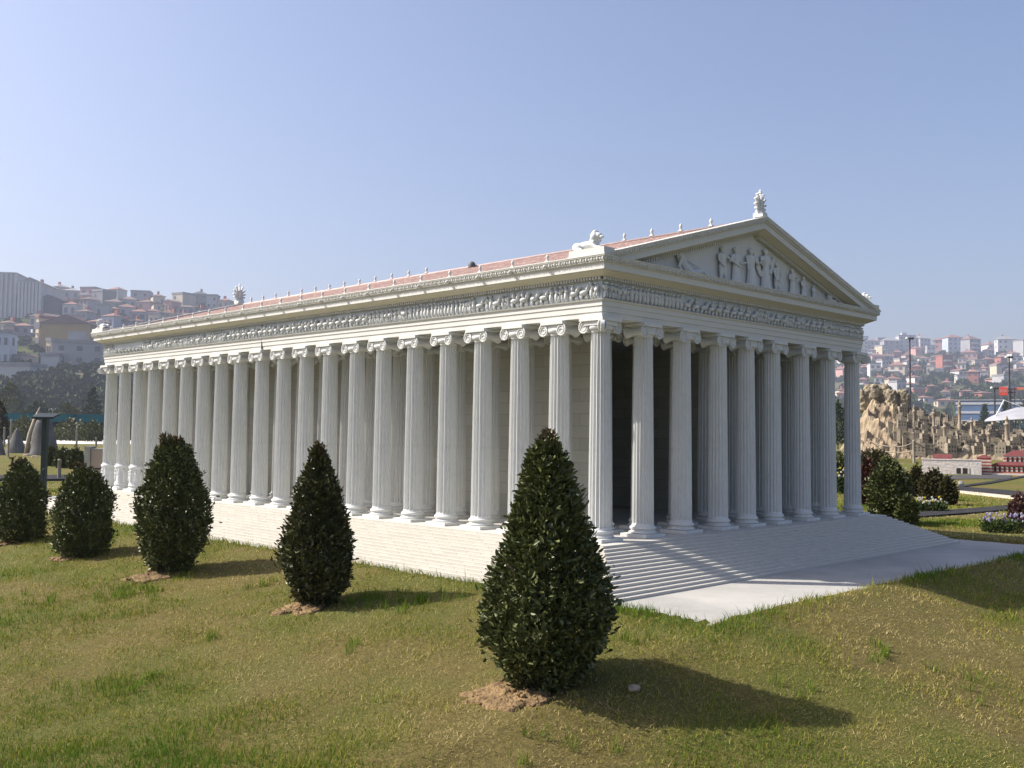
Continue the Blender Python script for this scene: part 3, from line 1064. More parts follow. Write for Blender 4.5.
def foliage(name, pos, nrm, size, width, tones, material, parent, seed):
    """one mesh of folded leaves: pos, nrm arrays; each leaf two quads meeting on the midrib"""
    r = np.random.default_rng(seed)
    n = len(pos)
    d = nrm * .8 + r.normal(0, .7, (n, 3)); d[:, 2] += .35
    d /= np.linalg.norm(d, axis=1)[:, None] + 1e-9
    t = r.normal(0, 1, (n, 3)); s = np.cross(d, t); s /= np.linalg.norm(s, axis=1)[:, None] + 1e-9
    u = np.cross(s, d)
    ln = size * r.uniform(.7, 1.25, n)[:, None]; wd = width * r.uniform(.8, 1.2, n)[:, None]
    v = np.empty((n, 6, 3))
    v[:, 0] = pos; v[:, 1] = pos + d * ln * .45 + s * wd * .5 + u * wd * .18
    v[:, 2] = pos + d * ln * .85 + s * wd * .28 + u * wd * .05; v[:, 3] = pos + d * ln - u * ln * .1
    v[:, 4] = pos + d * ln * .85 - s * wd * .28 + u * wd * .05; v[:, 5] = pos + d * ln * .45 - s * wd * .5 + u * wd * .18
    me = bpy.data.meshes.new(name)
    me.vertices.add(n * 6); me.vertices.foreach_set('co', v.reshape(-1))
    idx = np.arange(n)[:, None] * 6
    f = np.concatenate([idx + np.array([0, 1, 2, 3]), idx + np.array([0, 3, 4, 5])], axis=1).reshape(-1)
    me.loops.add(len(f)); me.loops.foreach_set('vertex_index', f.astype(np.int32))
    me.polygons.add(n * 2); me.polygons.foreach_set('loop_start', np.arange(0, n * 8, 4, dtype=np.int32))
    try: me.polygons.foreach_set('loop_total', np.full(n * 2, 4, dtype=np.int32))
    except Exception: pass
    a = me.attributes.new('tone', 'FLOAT', 'POINT')
    a.data.foreach_set('value', np.repeat(np.clip(tones, 0, 1), 6).astype(np.float32))
    me.materials.append(material)
    me.update(calc_edges=True); me.validate()
    return link(name, me, parent)

def shrub(name, label, cat, loc, prof, n, leaf, seed, mats, group=None, lean=(0, 0), rough=.10, trunk=.012, tipbronze=True):
    """clipped bush; prof = list of (height, radius)"""
    t = empty(name, label, cat, loc, 0, group)
    r = np.random.default_rng(seed)
    top = prof[-1][0]
    hs = np.array([p[0] for p in prof]); rs = np.array([p[1] for p in prof])
    zz = r.uniform(0, 1, n * 4); zz = prof[0][0] + zz * (top - prof[0][0])
    rad = np.interp(zz, hs, rs)
    keep = r.uniform(0, rs.max(), n * 4) < rad + .10 * rs.max()
    zz = zz[keep][:n]; rad = rad[keep][:n]; m_ = len(zz)
    th = r.uniform(0, 2 * math.pi, m_)
    lump = np.array([mnoise.noise((math.cos(a) * 1.6, math.sin(a) * 1.6, z / top * 4 + seed)) for a, z in zip(th, zz)])
    lump2 = np.array([mnoise.noise((math.cos(a) * 4.5, math.sin(a) * 4.5, z / top * 11 + seed)) for a, z in zip(th, zz)])
    fr = 1 - np.where(r.uniform(0, 1, m_) < .62, np.abs(r.normal(0, .10, m_)), r.uniform(.1, .8, m_)); fr = np.clip(fr, .12, 1)
    rr = rad * fr * (1 + rough * 1.6 * lump + rough * lump2)
    # shoots that stand out of the clipped face
    sh = r.uniform(0, 1, m_) < .06
    rr[sh] *= 1.06 + .16 * r.uniform(0, 1, sh.sum())
    pos = np.stack([rr * np.cos(th) + lean[0] * zz, rr * np.sin(th) + lean[1] * zz, zz + r.normal(0, leaf * .5, m_)], 1)
    nr = np.stack([np.cos(th), np.sin(th), .25 + .5 * (zz / top)], 1)
    tones = np.clip(r.beta(1.6, 3.2, m_) + .10 * lump2, 0, 1)
    crown = foliage('crown', pos, nr, leaf, leaf * .46, tones, mats, t, seed + 1)
    # upright shoots at the tip
    k = max(30, n // 40)
    p2, n2 = [], []
    for i in range(6):
        a = r.uniform(0, 2 * math.pi); q = r.uniform(0, 1) * rs[-2] * .9
        bx, by = q * math.cos(a) + lean[0] * top, q * math.sin(a) + lean[1] * top
        hh = r.uniform(.4, 1) * leaf * 3.2
        for j in range(k // 4):
            f = r.uniform(0, 1)
            p2.append((bx + r.normal(0, leaf * .22), by + r.normal(0, leaf * .22), top - leaf * 1.5 + f * hh)); n2.append((r.normal(0, .7), r.normal(0, .7), 1.1))
    foliage('shoots', np.array(p2), np.array(n2), leaf, leaf * .42, r.beta(2, 2, len(p2)), LEAF_BOX2 if tipbronze else mats, crown, seed + 2)
    b = MB()
    pts = [(0, 0, -.03), (lean[0] * top * .3, lean[1] * top * .3, top * .3), (lean[0] * top * .85, lean[1] * top * .85, top * .85)]
    b.path(pts, [trunk, trunk * .8, trunk * .25], 7)
    for i in range(26):
        z = r.uniform(.08, .8) * top; a = r.uniform(0, 2 * math.pi); R = float(np.interp(z, hs, rs)) * .8
        b.path([(lean[0] * z, lean[1] * z, z - .02), (R * .5 * math.cos(a) + lean[0] * z, R * .5 * math.sin(a) + lean[1] * z, z + R * .25), (R * math.cos(a) + lean[0] * z, R * math.sin(a) + lean[1] * z, z + R * .7)], [trunk * .35, trunk * .25, trunk * .1], 5)
    b.build('trunk', M_BARK, t)
    return t

# the five clipped bushes on the near bank: (px of foot, py of foot, py of tip, outline as (fraction of height, half width in px), ...)
BUSH = [
 (546, 694, 440, [(0, 33), (.04, 39), (.10, 47), (.18, 61), (.28, 66), (.42, 60), (.555, 48), (.69, 39), (.83, 24), (.93, 18), (.985, 10), (1, 4)], 7500,
  'tallest cone-shaped green bush, nearest to the camera, bronze leaves at its tip', 0),
 (313, 608, 448, [(0, 18), (.04, 22), (.14, 29), (.28, 37), (.40, 37), (.57, 29), (.74, 23), (.83, 16), (.95, 8), (1, 3)], 4200,
  'olive green pear-shaped bush with a pointed tip, second nearest on the grass bank', 1),
 (166, 575, 440, [(0, 17), (.08, 21), (.22, 31), (.33, 36), (.53, 34), (.73, 28), (.94, 17), (1, 7)], 4200,
  'dark green egg-shaped bush in front of the middle of the long colonnade', 0),
 (77, 559, 468, [(0, 16), (.07, 25), (.25, 30), (.5, 30), (.75, 23), (.9, 15), (1, 5)], 3000,
  'small round-topped green bush, second from the left edge of the photo', 0),
 (14, 543, 462, [(0, 14), (.07, 22), (.3, 25), (.6, 22), (.85, 14), (1, 5)], 2600,
  'small dark bush at the left edge, farthest along the row', 0)]
SOIL = MB()
M_MOUND = []
for i, (px, py, pt, outl, n, label, br) in enumerate(BUSH):
    P, t = hit(px, py)
    # stem stands behind the front of the crown's foot
    rfoot = outl[0][1] * t / FPX
    fh = Vector((FW.x, FW.y, 0)).normalized()
    Q = P + fh * rfoot * .8
    Q.z = ground_z(Q.x, Q.y)
    tq = (Q - CAM).dot(FW)
    # height from the tip's pixel
    d = ray(px, pt) * tq
    hgt = CAM.z + d.z - Q.z
    prof = [(f * hgt * .97 + .004, wpx * (.94, .86, .92, .9, .9)[i] * tq / FPX) for f, wpx in outl]; n = int(n * (2.7 if i == 0 else 3.5))
    leaf = .0155 if i < 2 else .0155
    shrub('clipped_bush', label, 'bush', Q, prof, n, leaf, 60 + i * 7, LEAF_MID if br else LEAF_BOX, 'clipped bushes on the grass bank',
          rough=.19)
    M_MOUND.append((Q.x, Q.y, rfoot))

# little heaps of dug earth at the bushes' feet
def mound(cx, cy, rad, hgt, seed, label):
    b = MB()
    n, mrings = 40, 14
    vs = []
    def sz(x, y, f):
        nn = .5 + .6 * fnoise(x, y, 22, seed) + .6 * fnoise(x, y, 60, seed + 1) + .25 * fnoise(x, y, 130, seed)
        return ground_z(x, y) + (hgt * (1 - f) ** .7 * nn if f < .999 else -.01) + ((.004 if hgt > .004 else .0015) if f < .98 else -.02)
    for j in range(mrings + 1):
        f = j / mrings
        for i in range(n):
            a = 2 * math.pi * i / n
            R = rad * f * (1 + .45 * fnoise(math.cos(a) * 1.2, math.sin(a) * 1.2, 1.5, seed) + .4 * fnoise(math.cos(a) * 1.2, math.sin(a) * 1.2, 5, seed))
            x, y = cx + R * math.cos(a), cy + R * math.sin(a)
            vs.append((x, y, sz(x, y, f)))
    fs = [(j * n + i, (j + 1) * n + i, (j + 1) * n + (i + 1) % n, j * n + (i + 1) % n) for j in range(mrings) for i in range(n)]
    b.add(vs, fs, 0, True)
    random.seed(seed)
    for i in range(46 if hgt > .008 else 5):                      # clods
        a = random.uniform(0, 6.3); q = rad * random.random() ** .6 * 1.1
        x, y = cx + q * math.cos(a), cy + q * math.sin(a)
        s = random.uniform(.0015, .004) if random.random() < .93 else random.uniform(.004, .008)
        b.ell((x, y, sz(x, y, min(.97, q / rad)) + s * .2), (s, s * random.uniform(.7, 1.2), s * .7), 6, 5, Matrix.Rotation(a, 3, 'Z'))
    o = b.build('bare_earth', M_SOIL)
    return struct(o)
fh = Vector((FW.x, FW.y, 0)).normalized(); rh = Vector((RT.x, RT.y, 0)).normalized()
for i, (x, y, rf) in enumerate(M_MOUND):
    P = Vector((x, y, 0)) - fh * rf * .9 - rh * rf * (1.0 if i == 0 else .7)
    mound(P.x, P.y, (.092, .08, .08, .06, .06)[i], (.022, .02, .018, .014, .014)[i], 5 + i, '')

# pale stone on the turf
def rock_mesh(name, sx, sy, sz, seed, material, n=3):
    bm = bmesh.new(); bmesh.ops.create_icosphere(bm, subdivisions=n, radius=1)
    for v in bm.verts:
        q = 1 + .28 * mnoise.noise(v.co * 1.3 + Vector((seed, 0, 0))) + .12 * mnoise.noise(v.co * 3.5 + Vector((seed, 5, 0)))
        v.co = Vector((v.co.x * sx, v.co.y * sy, v.co.z * sz)) * q
    me = bpy.data.meshes.new(name); bm.to_mesh(me); bm.free(); me.materials.append(material)
    return me
M_ROCK = mat('pale rock', (.24, .19, .14), .9, scale=25, col2=(.38, .31, .24), bump=.5, bscale=60)
P, t = hit(634, 691)
o = link('stone', rock_mesh('stone', .014, .011, .008, 2, M_ROCK), None, P + Vector((0, 0, .006)))
tag(o, 'small pale stone lying on the turf in the shadow of the nearest bush', 'stone')

# ---- grass blades
def grass(name, npts, rmin, rmax, power, hmin, hmax, wid, seed, amax=31):
    r = np.random.default_rng(seed)
    a = R_(1) * r.uniform(-amax, amax, npts) + YAW
    q = r.uniform(0, 1, npts)
    k = 2 - power
    rad = (rmin ** k + q * (rmax ** k - rmin ** k)) ** (1 / k)
    x = CAM.x + rad * np.sin(a); y = CAM.y + rad * np.cos(a)
    x0, x1, y0, y1 = SLAB
    ins = np.minimum(np.minimum(x - x0, x1 - x), np.minimum(y - y0, y1 - y))
    keep = ins < .012
    for mx_, my_, rf in M_MOUND:
        cxm, cym = mx_ - fh.x * rf * .9 - rh.x * rf * .85, my_ - fh.y * rf * .9 - rh.y * rf * .85
        dd = np.hypot(x - cxm, y - cym)
        keep &= r.uniform(0, 1, npts) < np.clip((dd - .02) / .10, .04, 1) ** 1.6
    x, y, rad = x[keep], y[keep], rad[keep]
    n = len(x)
    z = np.array([ground_z(float(p), float(q_)) for p, q_ in zip(x, y)])
    pat = np.array([mnoise.noise((p * 1.5, q_ * 1.5, 4.0)) + .5 * mnoise.noise((p * 4.5, q_ * 4.5, 9.0)) for p, q_ in zip(x, y)])
    tuft = np.array([mnoise.noise((p * 9, q_ * 9, 2.0)) for p, q_ in zip(x, y)])
    keep2 = r.uniform(0, 1, n) < .62 + .5 * tuft + .3 * pat
    x, y, z, rad, pat, tuft = x[keep2], y[keep2], z[keep2], rad[keep2], pat[keep2], tuft[keep2]
    n = len(x)
    edge = np.minimum(np.minimum(x - x0, x1 - x), np.minimum(y - y0, y1 - y))
    near_edge = np.exp(-((edge + .02) / .05) ** 2)
    dry = np.clip(r.uniform(0, 1, n) * .95 + .24 - .95 * np.clip(pat + .1, -.4, .8) - .35 * near_edge, 0, 1)
    hgt = (hmin + (hmax - hmin) * r.beta(1.6, 3.2, n)) * (1 + .35 * np.clip(tuft, -1, 1) + .25 * pat) * (1 + .5 * near_edge)
    tall = r.uniform(0, 1, n) < .012 + .02 * near_edge
    hgt[tall] *= 1.8
    lean = np.where(dry > .62, r.uniform(.6, 1.8, n), r.uniform(.1, .95, n))
    az = r.uniform(0, 2 * math.pi, n)
    dx, dy = np.cos(az), np.sin(az)
    side = r.uniform(0, 2 * math.pi, n)
    sx, sy = np.cos(side), np.sin(side)
    wd = wid * r.uniform(.7, 1.4, n) * np.maximum(1, rad / 2.6)
    b0 = np.stack([x, y, z - .004], 1)
    S = np.stack([sx, sy, np.zeros(n)], 1) * wd[:, None]
    c1 = np.cos(lean * .6); s1 = np.sin(lean * .6); c2 = np.cos(lean * 1.2); s2 = np.sin(lean * 1.2)
    D = np.stack([dx, dy, np.zeros(n)], 1); Zv = np.array([0, 0, 1.0])
    mid = b0 + (D * s1[:, None] + Zv * c1[:, None]) * (hgt * .55)[:, None]
    tip = mid + (D * s2[:, None] + Zv * np.maximum(c2, -.2)[:, None]) * (hgt * .5)[:, None]
    v = np.stack([b0 - S * .5, b0 + S * .5, mid + S * .42, mid - S * .42, tip], 1)
    me = bpy.data.meshes.new(name)
    me.vertices.add(n * 5); me.vertices.foreach_set('co', v.reshape(-1))
    idx = np.arange(n)[:, None] * 5
    f = np.concatenate([idx + np.array([0, 1, 2, 3]), idx + np.array([3, 2, 4])], 1).reshape(-1)
    me.loops.add(len(f)); me.loops.foreach_set('vertex_index', f.astype(np.int32))
    me.polygons.add(n * 2)
    ls = (np.arange(n)[:, None] * 7 + np.array([0, 4])).reshape(-1).astype(np.int32)
    me.polygons.foreach_set('loop_start', ls)
    try: me.polygons.foreach_set('loop_total', np.tile(np.array([4, 3], dtype=np.int32), n))
    except Exception: pass
    at = me.attributes.new('tone', 'FLOAT', 'POINT')
    at.data.foreach_set('value', np.repeat(dry, 5).astype(np.float32))
    me.materials.append(M_BLADE)
    me.update(calc_edges=True)
    o = link(name, me)
    return tag(o, 'short dry turf, straw and green blades mixed, on the bank before the temple', 'grass', None, 'stuff')
M_BLADE = bpy.data.materials.new('grass blade'); M_BLADE.use_nodes = True
_n = M_BLADE.node_tree.nodes; _l = M_BLADE.node_tree.links; _b = _n['Principled BSDF']
_b.inputs['Roughness'].default_value = .85; _b.inputs['Specular IOR Level'].default_value = .06
_a = _n.new('ShaderNodeAttribute'); _a.attribute_name = 'tone'
_r = _n.new('ShaderNodeValToRGB')
for p_, c_ in ((.0, (.075, .150, .014)), (.3, (.155, .205, .025)), (.55, (.285, .26, .05)), (.8, (.37, .295, .105)), (1.0, (.46, .38, .18))):
    if p_ == 0: _r.color_ramp.elements[0].color = (*c_, 1)
    elif p_ == 1: _r.color_ramp.elements[len(_r.color_ramp.elements) - 1].color = (*c_, 1)
    else:
        e_ = _r.color_ramp.elements.new(p_); e_.color = (*c_, 1)
_l.new(_a.outputs['Fac'], _r.inputs['Fac']); _l.new(_r.outputs['Color'], _b.inputs['Base Color'])
_tr = _n.new('ShaderNodeBsdfTranslucent'); _l.new(_r.outputs['Color'], _tr.inputs['Color'])
_mx = _n.new('ShaderNodeMixShader'); _mx.inputs[0].default_value = .3
_l.new(_b.outputs[0], _mx.inputs[1]); _l.new(_tr.outputs[0], _mx.inputs[2]); _l.new(_mx.outputs[0], _n['Material Output'].inputs['Surface'])
def tufts(seed):
    r = np.random.default_rng(seed)
    V, F, TN = [], [], []
    spots = [(118, 598, .10, 160), (150, 592, .07, 110), (395, 601, .10, 220), (430, 598, .06, 120), (352, 600, .06, 90), (640, 612, .09, 160), (622, 600, .05, 90),
             (350, 650, .05, 50), (110, 690, .09, 110), (140, 680, .05, 60), (560, 752, .08, 90), (640, 640, .06, 60), (868, 652, .07, 80), (800, 700, .05, 40), (210, 640, .05, 40),
             (990, 700, .08, 70), (40, 600, .08, 110), (505, 600, .05, 70), (260, 585, .05, 80)]
    for px, py, rad, nb in spots:
        P, t = hit(px, py)
        for c in range(max(3, nb // 14)):
            cx_, cy_ = P.x + r.normal(0, rad * .6), P.y + r.normal(0, rad * .6)
            for i in range(16):
                x, y = cx_ + r.normal(0, .009), cy_ + r.normal(0, .009)
                x0, x1, y0, y1 = SLAB
                if min(x - x0, x1 - x, y - y0, y1 - y) > 0: continue
                z = ground_z(x, y) - .003
                h = r.uniform(.018, .038); a = r.uniform(0, 6.28); ln = r.uniform(.15, .8); w_ = .0017 * max(1, t / 2.6)
                d = Vector((math.cos(a), math.sin(a), 0)); s = Vector((-d.y, d.x, 0)) * w_
                b0 = Vector((x, y, z)); m1 = b0 + (d * math.sin(ln * .6) + Vector((0, 0, math.cos(ln * .6)))) * h * .55
                tp = m1 + (d * math.sin(ln * 1.3) + Vector((0, 0, math.cos(ln * 1.3)))) * h * .5
                o = len(V); V.extend([b0 - s * .5, b0 + s * .5, m1 + s * .42, m1 - s * .42, tp]); F.extend([(o, o + 1, o + 2, o + 3), (o + 3, o + 2, o + 4)])
                TN.extend([float(r.uniform(0, .32))] * 5)
    me = bpy.data.meshes.new('grass'); me.from_pydata(V, [], F)
    at = me.attributes.new('tone', 'FLOAT', 'POINT'); at.data.foreach_set('value', TN)
    me.materials.append(M_BLADE); me.update()
    tag(link('grass', me), 'longer bright green grass tufts scattered over the bank', 'grass', None, 'stuff')
tufts(77)
grass('grass', 900000, 1.25, 9.5, 1.35, .007, .024, .0014, 21)

# ================================================================== things beyond the temple
def simple_mat(name, c, rough=.7, spec=.3, metal=0):
    return mat(name, c, rough, .08, 6, spec=spec)
def hy_at(px): return 434 + (px - 512) * .0106
def SRZ(px): return -YAW - math.atan((px - 512) / FPX)
CRZ = -YAW                                                      # local x to the right of the view, local y away from it

# ---- turf, paths and kerbs beyond
def strip(name, pts_a, pts_b, z, material, h=0, kind='structure', hb=.0):
    """band between two rows of ground points; h > 0 makes a raised kerb"""
    b = MB(); n = len(pts_a)
    top = [(p.x, p.y, z + h) for p in pts_a] + [(p.x, p.y, z + h) for p in pts_b]
    fs = [(i, i + 1, n + i + 1, n + i) for i in range(n - 1)]
    b.add(top, fs)
    if h > 0:
        lo = [(p.x, p.y, z - .03) for p in pts_a] + [(p.x, p.y, z - .03) for p in pts_b]
        b.add(top + lo, [(i, 2 * n + i, 2 * n + i + 1, i + 1) for i in range(n - 1)] + [(n + i, n + i + 1, 3 * n + i + 1, 3 * n + i) for i in range(n - 1)]
              + [(0, n, 3 * n, 2 * n), (n - 1, 3 * n - 1, 4 * n - 1, 2 * n - 1)])
    o = b.build(name, material)
    bm = bmesh.new(); bm.from_mesh(o.data); bmesh.ops.recalc_face_normals(bm, faces=bm.faces)
    if not h and bm.faces[:][0].normal.z < 0: bmesh.ops.reverse_faces(bm, faces=bm.faces)
    bm.to_mesh(o.data); bm.free()
    o['kind'] = kind
    return o
GZ = -.118
def FP(px, py): return flat(px, py, GZ)[0]
M_KERB = mat('dark kerb', (.026, .026, .028), .95, scale=12, col2=(.05, .05, .052), spec=.05)
M_PATH = mat('grey path', (.06, .06, .062), .95, scale=4, col2=(.09, .088, .086), spec=.05)
M_PALE = mat('pale gravel', (.50, .47, .42), .95, scale=3, col2=(.60, .57, .52))
M_EDGE = mat('pale kerb', (.55, .47, .36), .85, scale=9)
strip('kerb', [FP(908, 519), FP(940, 516.5), FP(980, 513.5), FP(1040, 508)], [FP(908, 514.5), FP(940, 511.8), FP(980, 509), FP(1040, 503.5)], -.119, M_KERB, .012)
strip('kerb', [FP(960, 491), FP(985, 493.5), FP(1005, 495.5), FP(1050, 500)], [FP(960, 487.5), FP(985, 489.5), FP(1005, 491), FP(1050, 495)], -.119, M_KERB, .012)
strip('path_edging', [FP(960, 493.2), FP(985, 496), FP(1005, 498.5), FP(1050, 503)], [FP(960, 491.3), FP(985, 493.8), FP(1005, 495.8), FP(1050, 500.4)], -.119, M_EDGE, .008)
strip('kerb', [FP(960, 490), FP(962, 487.5), FP(990, 484), FP(1012, 480), FP(1050, 472)], [FP(957.5, 490), FP(958, 486.5), FP(985, 482.7), FP(1010, 478.7), FP(1050, 470.6)], -.119, M_KERB, .010)
strip('path', [FP(895, 479), FP(930, 480), FP(985, 479), FP(1010, 480)], [FP(895, 475), FP(930, 475.6), FP(985, 475.2), FP(1012, 475.5)], -.113, M_PATH)
strip('path', [FP(-60, 443.6), FP(20, 443.8), FP(60, 444), FP(140, 444.5)], [FP(-60, 439.4), FP(20, 439.8), FP(60, 440.2), FP(140, 440.6)], -.112, M_PALE)
strip('kerb', [FP(-30, 481.5), FP(26, 481.2), FP(60, 481), FP(84, 480.5)], [FP(-30, 477.2), FP(26, 477), FP(60, 476.6), FP(84, 476.2)], -.119, M_KERB, .02)

# ---- garden bushes to the right
def bush_at(px, py, wpx, hpx, label, lm, seed, n=2200, group=None, leafpx=4.0, z=GZ, name='garden_bush', out=None):
    P, t = flat(px, py, z)
    hgt = hpx * t / FPX; hw = wpx / 2 * t / FPX
    out = out or [(0, .45), (.08, .75), (.3, 1.0), (.55, .98), (.8, .72), (.95, .35), (1, .12)]
    prof = [(f * hgt + .002, q * hw) for f, q in out]
    return shrub(name, label, 'bush', P, prof, n, leafpx * t / FPX, seed, lm, group, rough=.16, trunk=.010 * hgt / .3, tipbronze=False)
bush_at(889, 523, 40, 60, 'large dark green bush behind the right end of the steps', LEAF_BOX, 201, 6500)
bush_at(907, 526, 19, 26, 'low dark green bush just right of the steps, in front of a larger one', LEAF_BOX, 203, 2200)
bush_at(868, 505, 16, 40, 'reddish brown bush beside the last right-hand column', LEAF_RED, 205, 2200)
bush_at(876, 485, 44, 30, 'wide olive brown bush behind the red bush', LEAF_BROWN, 207, 3500)
bush_at(917, 497, 13, 26, 'narrow brown-green bush between the large dark bush and the flower bed', LEAF_BROWN, 209, 1600)
bush_at(934, 500, 26, 25, 'round brown-green bush behind the white flowers', LEAF_BROWN, 211, 2600)
bush_at(948, 505, 14, 23, 'small oval olive bush at the right of the flower bed', LEAF_BROWN, 213, 1700)
bush_at(841, 482, 22, 24, 'dark hedge bush seen between the last two columns', LEAF_BOX, 215, 2200)
bush_at(1021, 528, 22, 30, 'dark reddish spiky plant at the right edge of the photo', leaf_mat('purple leaf', (.05, .022, .022), (.14, .06, .05), .5, .3), 217, 900)

def flowers(px, py, wpx, hpx, cols, label, seed, n=26, dpx=18):
    P, t = flat(px, py, GZ)
    s = t / FPX
    T_ = empty('flower_bed', label, 'flowers', P, CRZ)
    r = np.random.default_rng(seed)
    m_ = 900
    pos = np.stack([r.uniform(-.5, .5, m_) * wpx * s, r.uniform(-.5, .5, m_) * dpx * s, r.uniform(0, .6, m_) * hpx * s], 1)
    foliage('leaves', pos, np.stack([r.normal(0, .5, m_), r.normal(0, .5, m_), np.ones(m_)], 1), 3.2 * s, 1.4 * s, r.beta(2, 2, m_), LEAF_TREE, T_, seed)
    mats_ = [mat('petal ' + str(i) + str(seed), c, .6, .05) for i, c in enumerate(cols)]
    for i in range(n):
        b = MB()
        x, y, z = r.uniform(-.5, .5) * wpx * s, r.uniform(-.5, .5) * dpx * s, r.uniform(.55, 1.0) * hpx * s
        q = r.uniform(.65, 1.15) * s
        for k in range(5):
            a = 2 * math.pi * k / 5
            b.ell((q * .7 * math.cos(a), -q * .3, q * .7 * math.sin(a)), (q * .6, q * .25, q * .6), 6, 5)
        b.ell((0, -q * .6, 0), q * .3, 6, 5)
        b.build('bloom', mats_[int(r.integers(0, len(mats_)))], T_, (x, y, z))
    return T_
flowers(927, 512, 36, 15, [(.75, .75, .70), (.75, .72, .62), (.70, .52, .05)], 'bed of white and yellow flowers at the foot of the brown-green bushes', 301, 40)
flowers(1003, 533, 40, 20, [(.45, .40, .62), (.62, .60, .70), (.22, .13, .40)], 'bed of violet and white pansies at the right edge', 303, 52)
flowers(842, 494, 10, 26, [(.70, .70, .62), (.75, .55, .04)], 'tuft of yellow and white flowers seen between the last two columns', 305, 12, 8)
P, t = flat(961, 485, GZ)
tag(link('stone', rock_mesh('stone', 3.2 * t / FPX, 2.6 * t / FPX, 2.6 * t / FPX, 9, mat('grey stone', (.24, .24, .24), .9, scale=30)), None, P + Vector((0, 0, .015))),
    'small grey stone on the lawn beside the bend of the dark kerb', 'stone')

# ---- rope fence in front of the rock model
M_POST = mat('grey timber post', (.30, .27, .23), .9, scale=30)
M_ROPE = mat('rope', (.24, .20, .15), .95, scale=80)
def post(px, py, hpx, label, wpx=2.6, name='fence_post', group=None, mt_=None):
    P, t = flat(px, py, GZ)
    s = t / FPX
    b = MB()
    b.lathe([(wpx / 2 * s, -.02), (wpx / 2 * s, hpx * s * .93), (wpx / 2 * s * 1.12, hpx * s * .94), (wpx / 2 * s * 1.1, hpx * s * .97), (wpx / 4 * s, hpx * s)], 10)
    o = b.build(name, mt_ or M_POST, None, P)
    tag(o, label, 'post', group)
    return P, hpx * s
def rope(a, ha, b_, hb, label, sag=.12):
    pts = []
    for i in range(13):
        f = i / 12
        p = a.lerp(b_, f); p = Vector((p.x, p.y, p.z + (ha + (hb - ha) * f) - sag * 4 * f * (1 - f) * ha))
        pts.append(p)
    bb = MB(); bb.path(pts, .011, 5)
    tag(bb.build('rope', M_ROPE), label, 'rope')
RP = []
for px, py, hp, lab in ((862, 461, 22, 'left end post of the rope fence below the sandy cliff'), (868.5, 457.5, 19, 'grey timber post of the rope fence, just right of the last column'),
                        (896, 461, 16, 'short middle post of the rope fence below the sandy cliff'), (914, 463, 23, 'tall right post of the rope fence, near the white wall')):
    if px < 865: continue
    RP.append(post(px, py, hp, lab))
for i in range(len(RP) - 1):
    for hf, nm in ((.92, 'upper'), (.55, 'lower')):
        rope(RP[i][0], RP[i][1] * hf, RP[i + 1][0], RP[i + 1][1] * hf, f'{nm} rope sagging between the {"left and middle" if i == 0 else "middle and right"} posts below the cliff')
e_, te = flat(950, 462, GZ)
rope(RP[-1][0], RP[-1][1] * .9, e_, RP[-1][1] * .35, 'rope running down from the right post towards the white wall', .1)

# ---- sandy rock with a model town
P0, t0_ = flat(930, 459, GZ)
S0 = t0_ / FPX                                                   # metres per pixel there
TOWN = empty('rock_town_model', 'sandy rock model with a castle on top and a terraced stone town on its slope', 'model town', P0, SRZ(930))
def town_h(u, w):
    """height in pixels of the rock at u pixels right, w pixels deep"""
    n1 = mnoise.noise((u * .06, w * .06, 1)); n2 = mnoise.noise((u * .17, w * .17, 3)); n3 = mnoise.noise((u * .5, w * .5, 5))
    lft = sstep(-100, -54, u + 7 * n1 + 3 * n2)
    crest = interp([(-100, 56), (-66, 58), (-62, 62), (-30, 58), (-20, 50), (10, 44), (40, 36), (70, 28), (140, 26)], u)
    dep = interp([(0, 0), (6, .16), (26, .40), (60, .75), (90, 1.0), (150, .95), (190, .4), (220, 0)], w + 5 * n1 + (10 * n2 if u < -35 else 2 * n2))
    h = crest * dep * lft
    if u < -28: h += (4.5 * n2 + 1.8 * n3 + 5 * n1) * lft * min(1, w / 10) * sstep(-15, -35, u)
    else: h += 1.0 * n2 * min(1, w / 10)
    return h
M_SAND = mat('sandy rock', (.16, .125, .082), .95, scale=3.2, col2=(.36, .285, .19), bump=.8, bscale=9, detail=9)
b = MB()
nu, nw = 130, 90
us = [-104 + 244 * i / nu for i in range(nu + 1)]; ws = [-2 + 224 * j / nw for j in range(nw + 1)]
b.add([(u * S0, w_ * S0, (town_h(u, w_) - (3 if w_ <= 0 else 0)) * S0) for w_ in ws for u in us],
      [(j * (nu + 1) + i, j * (nu + 1) + i + 1, (j + 1) * (nu + 1) + i + 1, (j + 1) * (nu + 1) + i) for j in range(nw) for i in range(nu)], 0, False)
for k_, f_ in enumerate(b.f):
    u_ = us[(k_ % nu)]; w__ = ws[k_ // nu]
    if u_ > -30 - w__ * .10 + 6 * mnoise.noise((u_ * .1, w__ * .1, 4)) and w__ > 7 + 5 * mnoise.noise((u_ * .07, 2, 1)): b.mi[k_] = 1
rock_ = b.build('rock', [M_SAND, mat('dark model earth', (.055, .05, .03), .95, scale=3, col2=(.15, .125, .085), bump=.5, bscale=9)], TOWN)
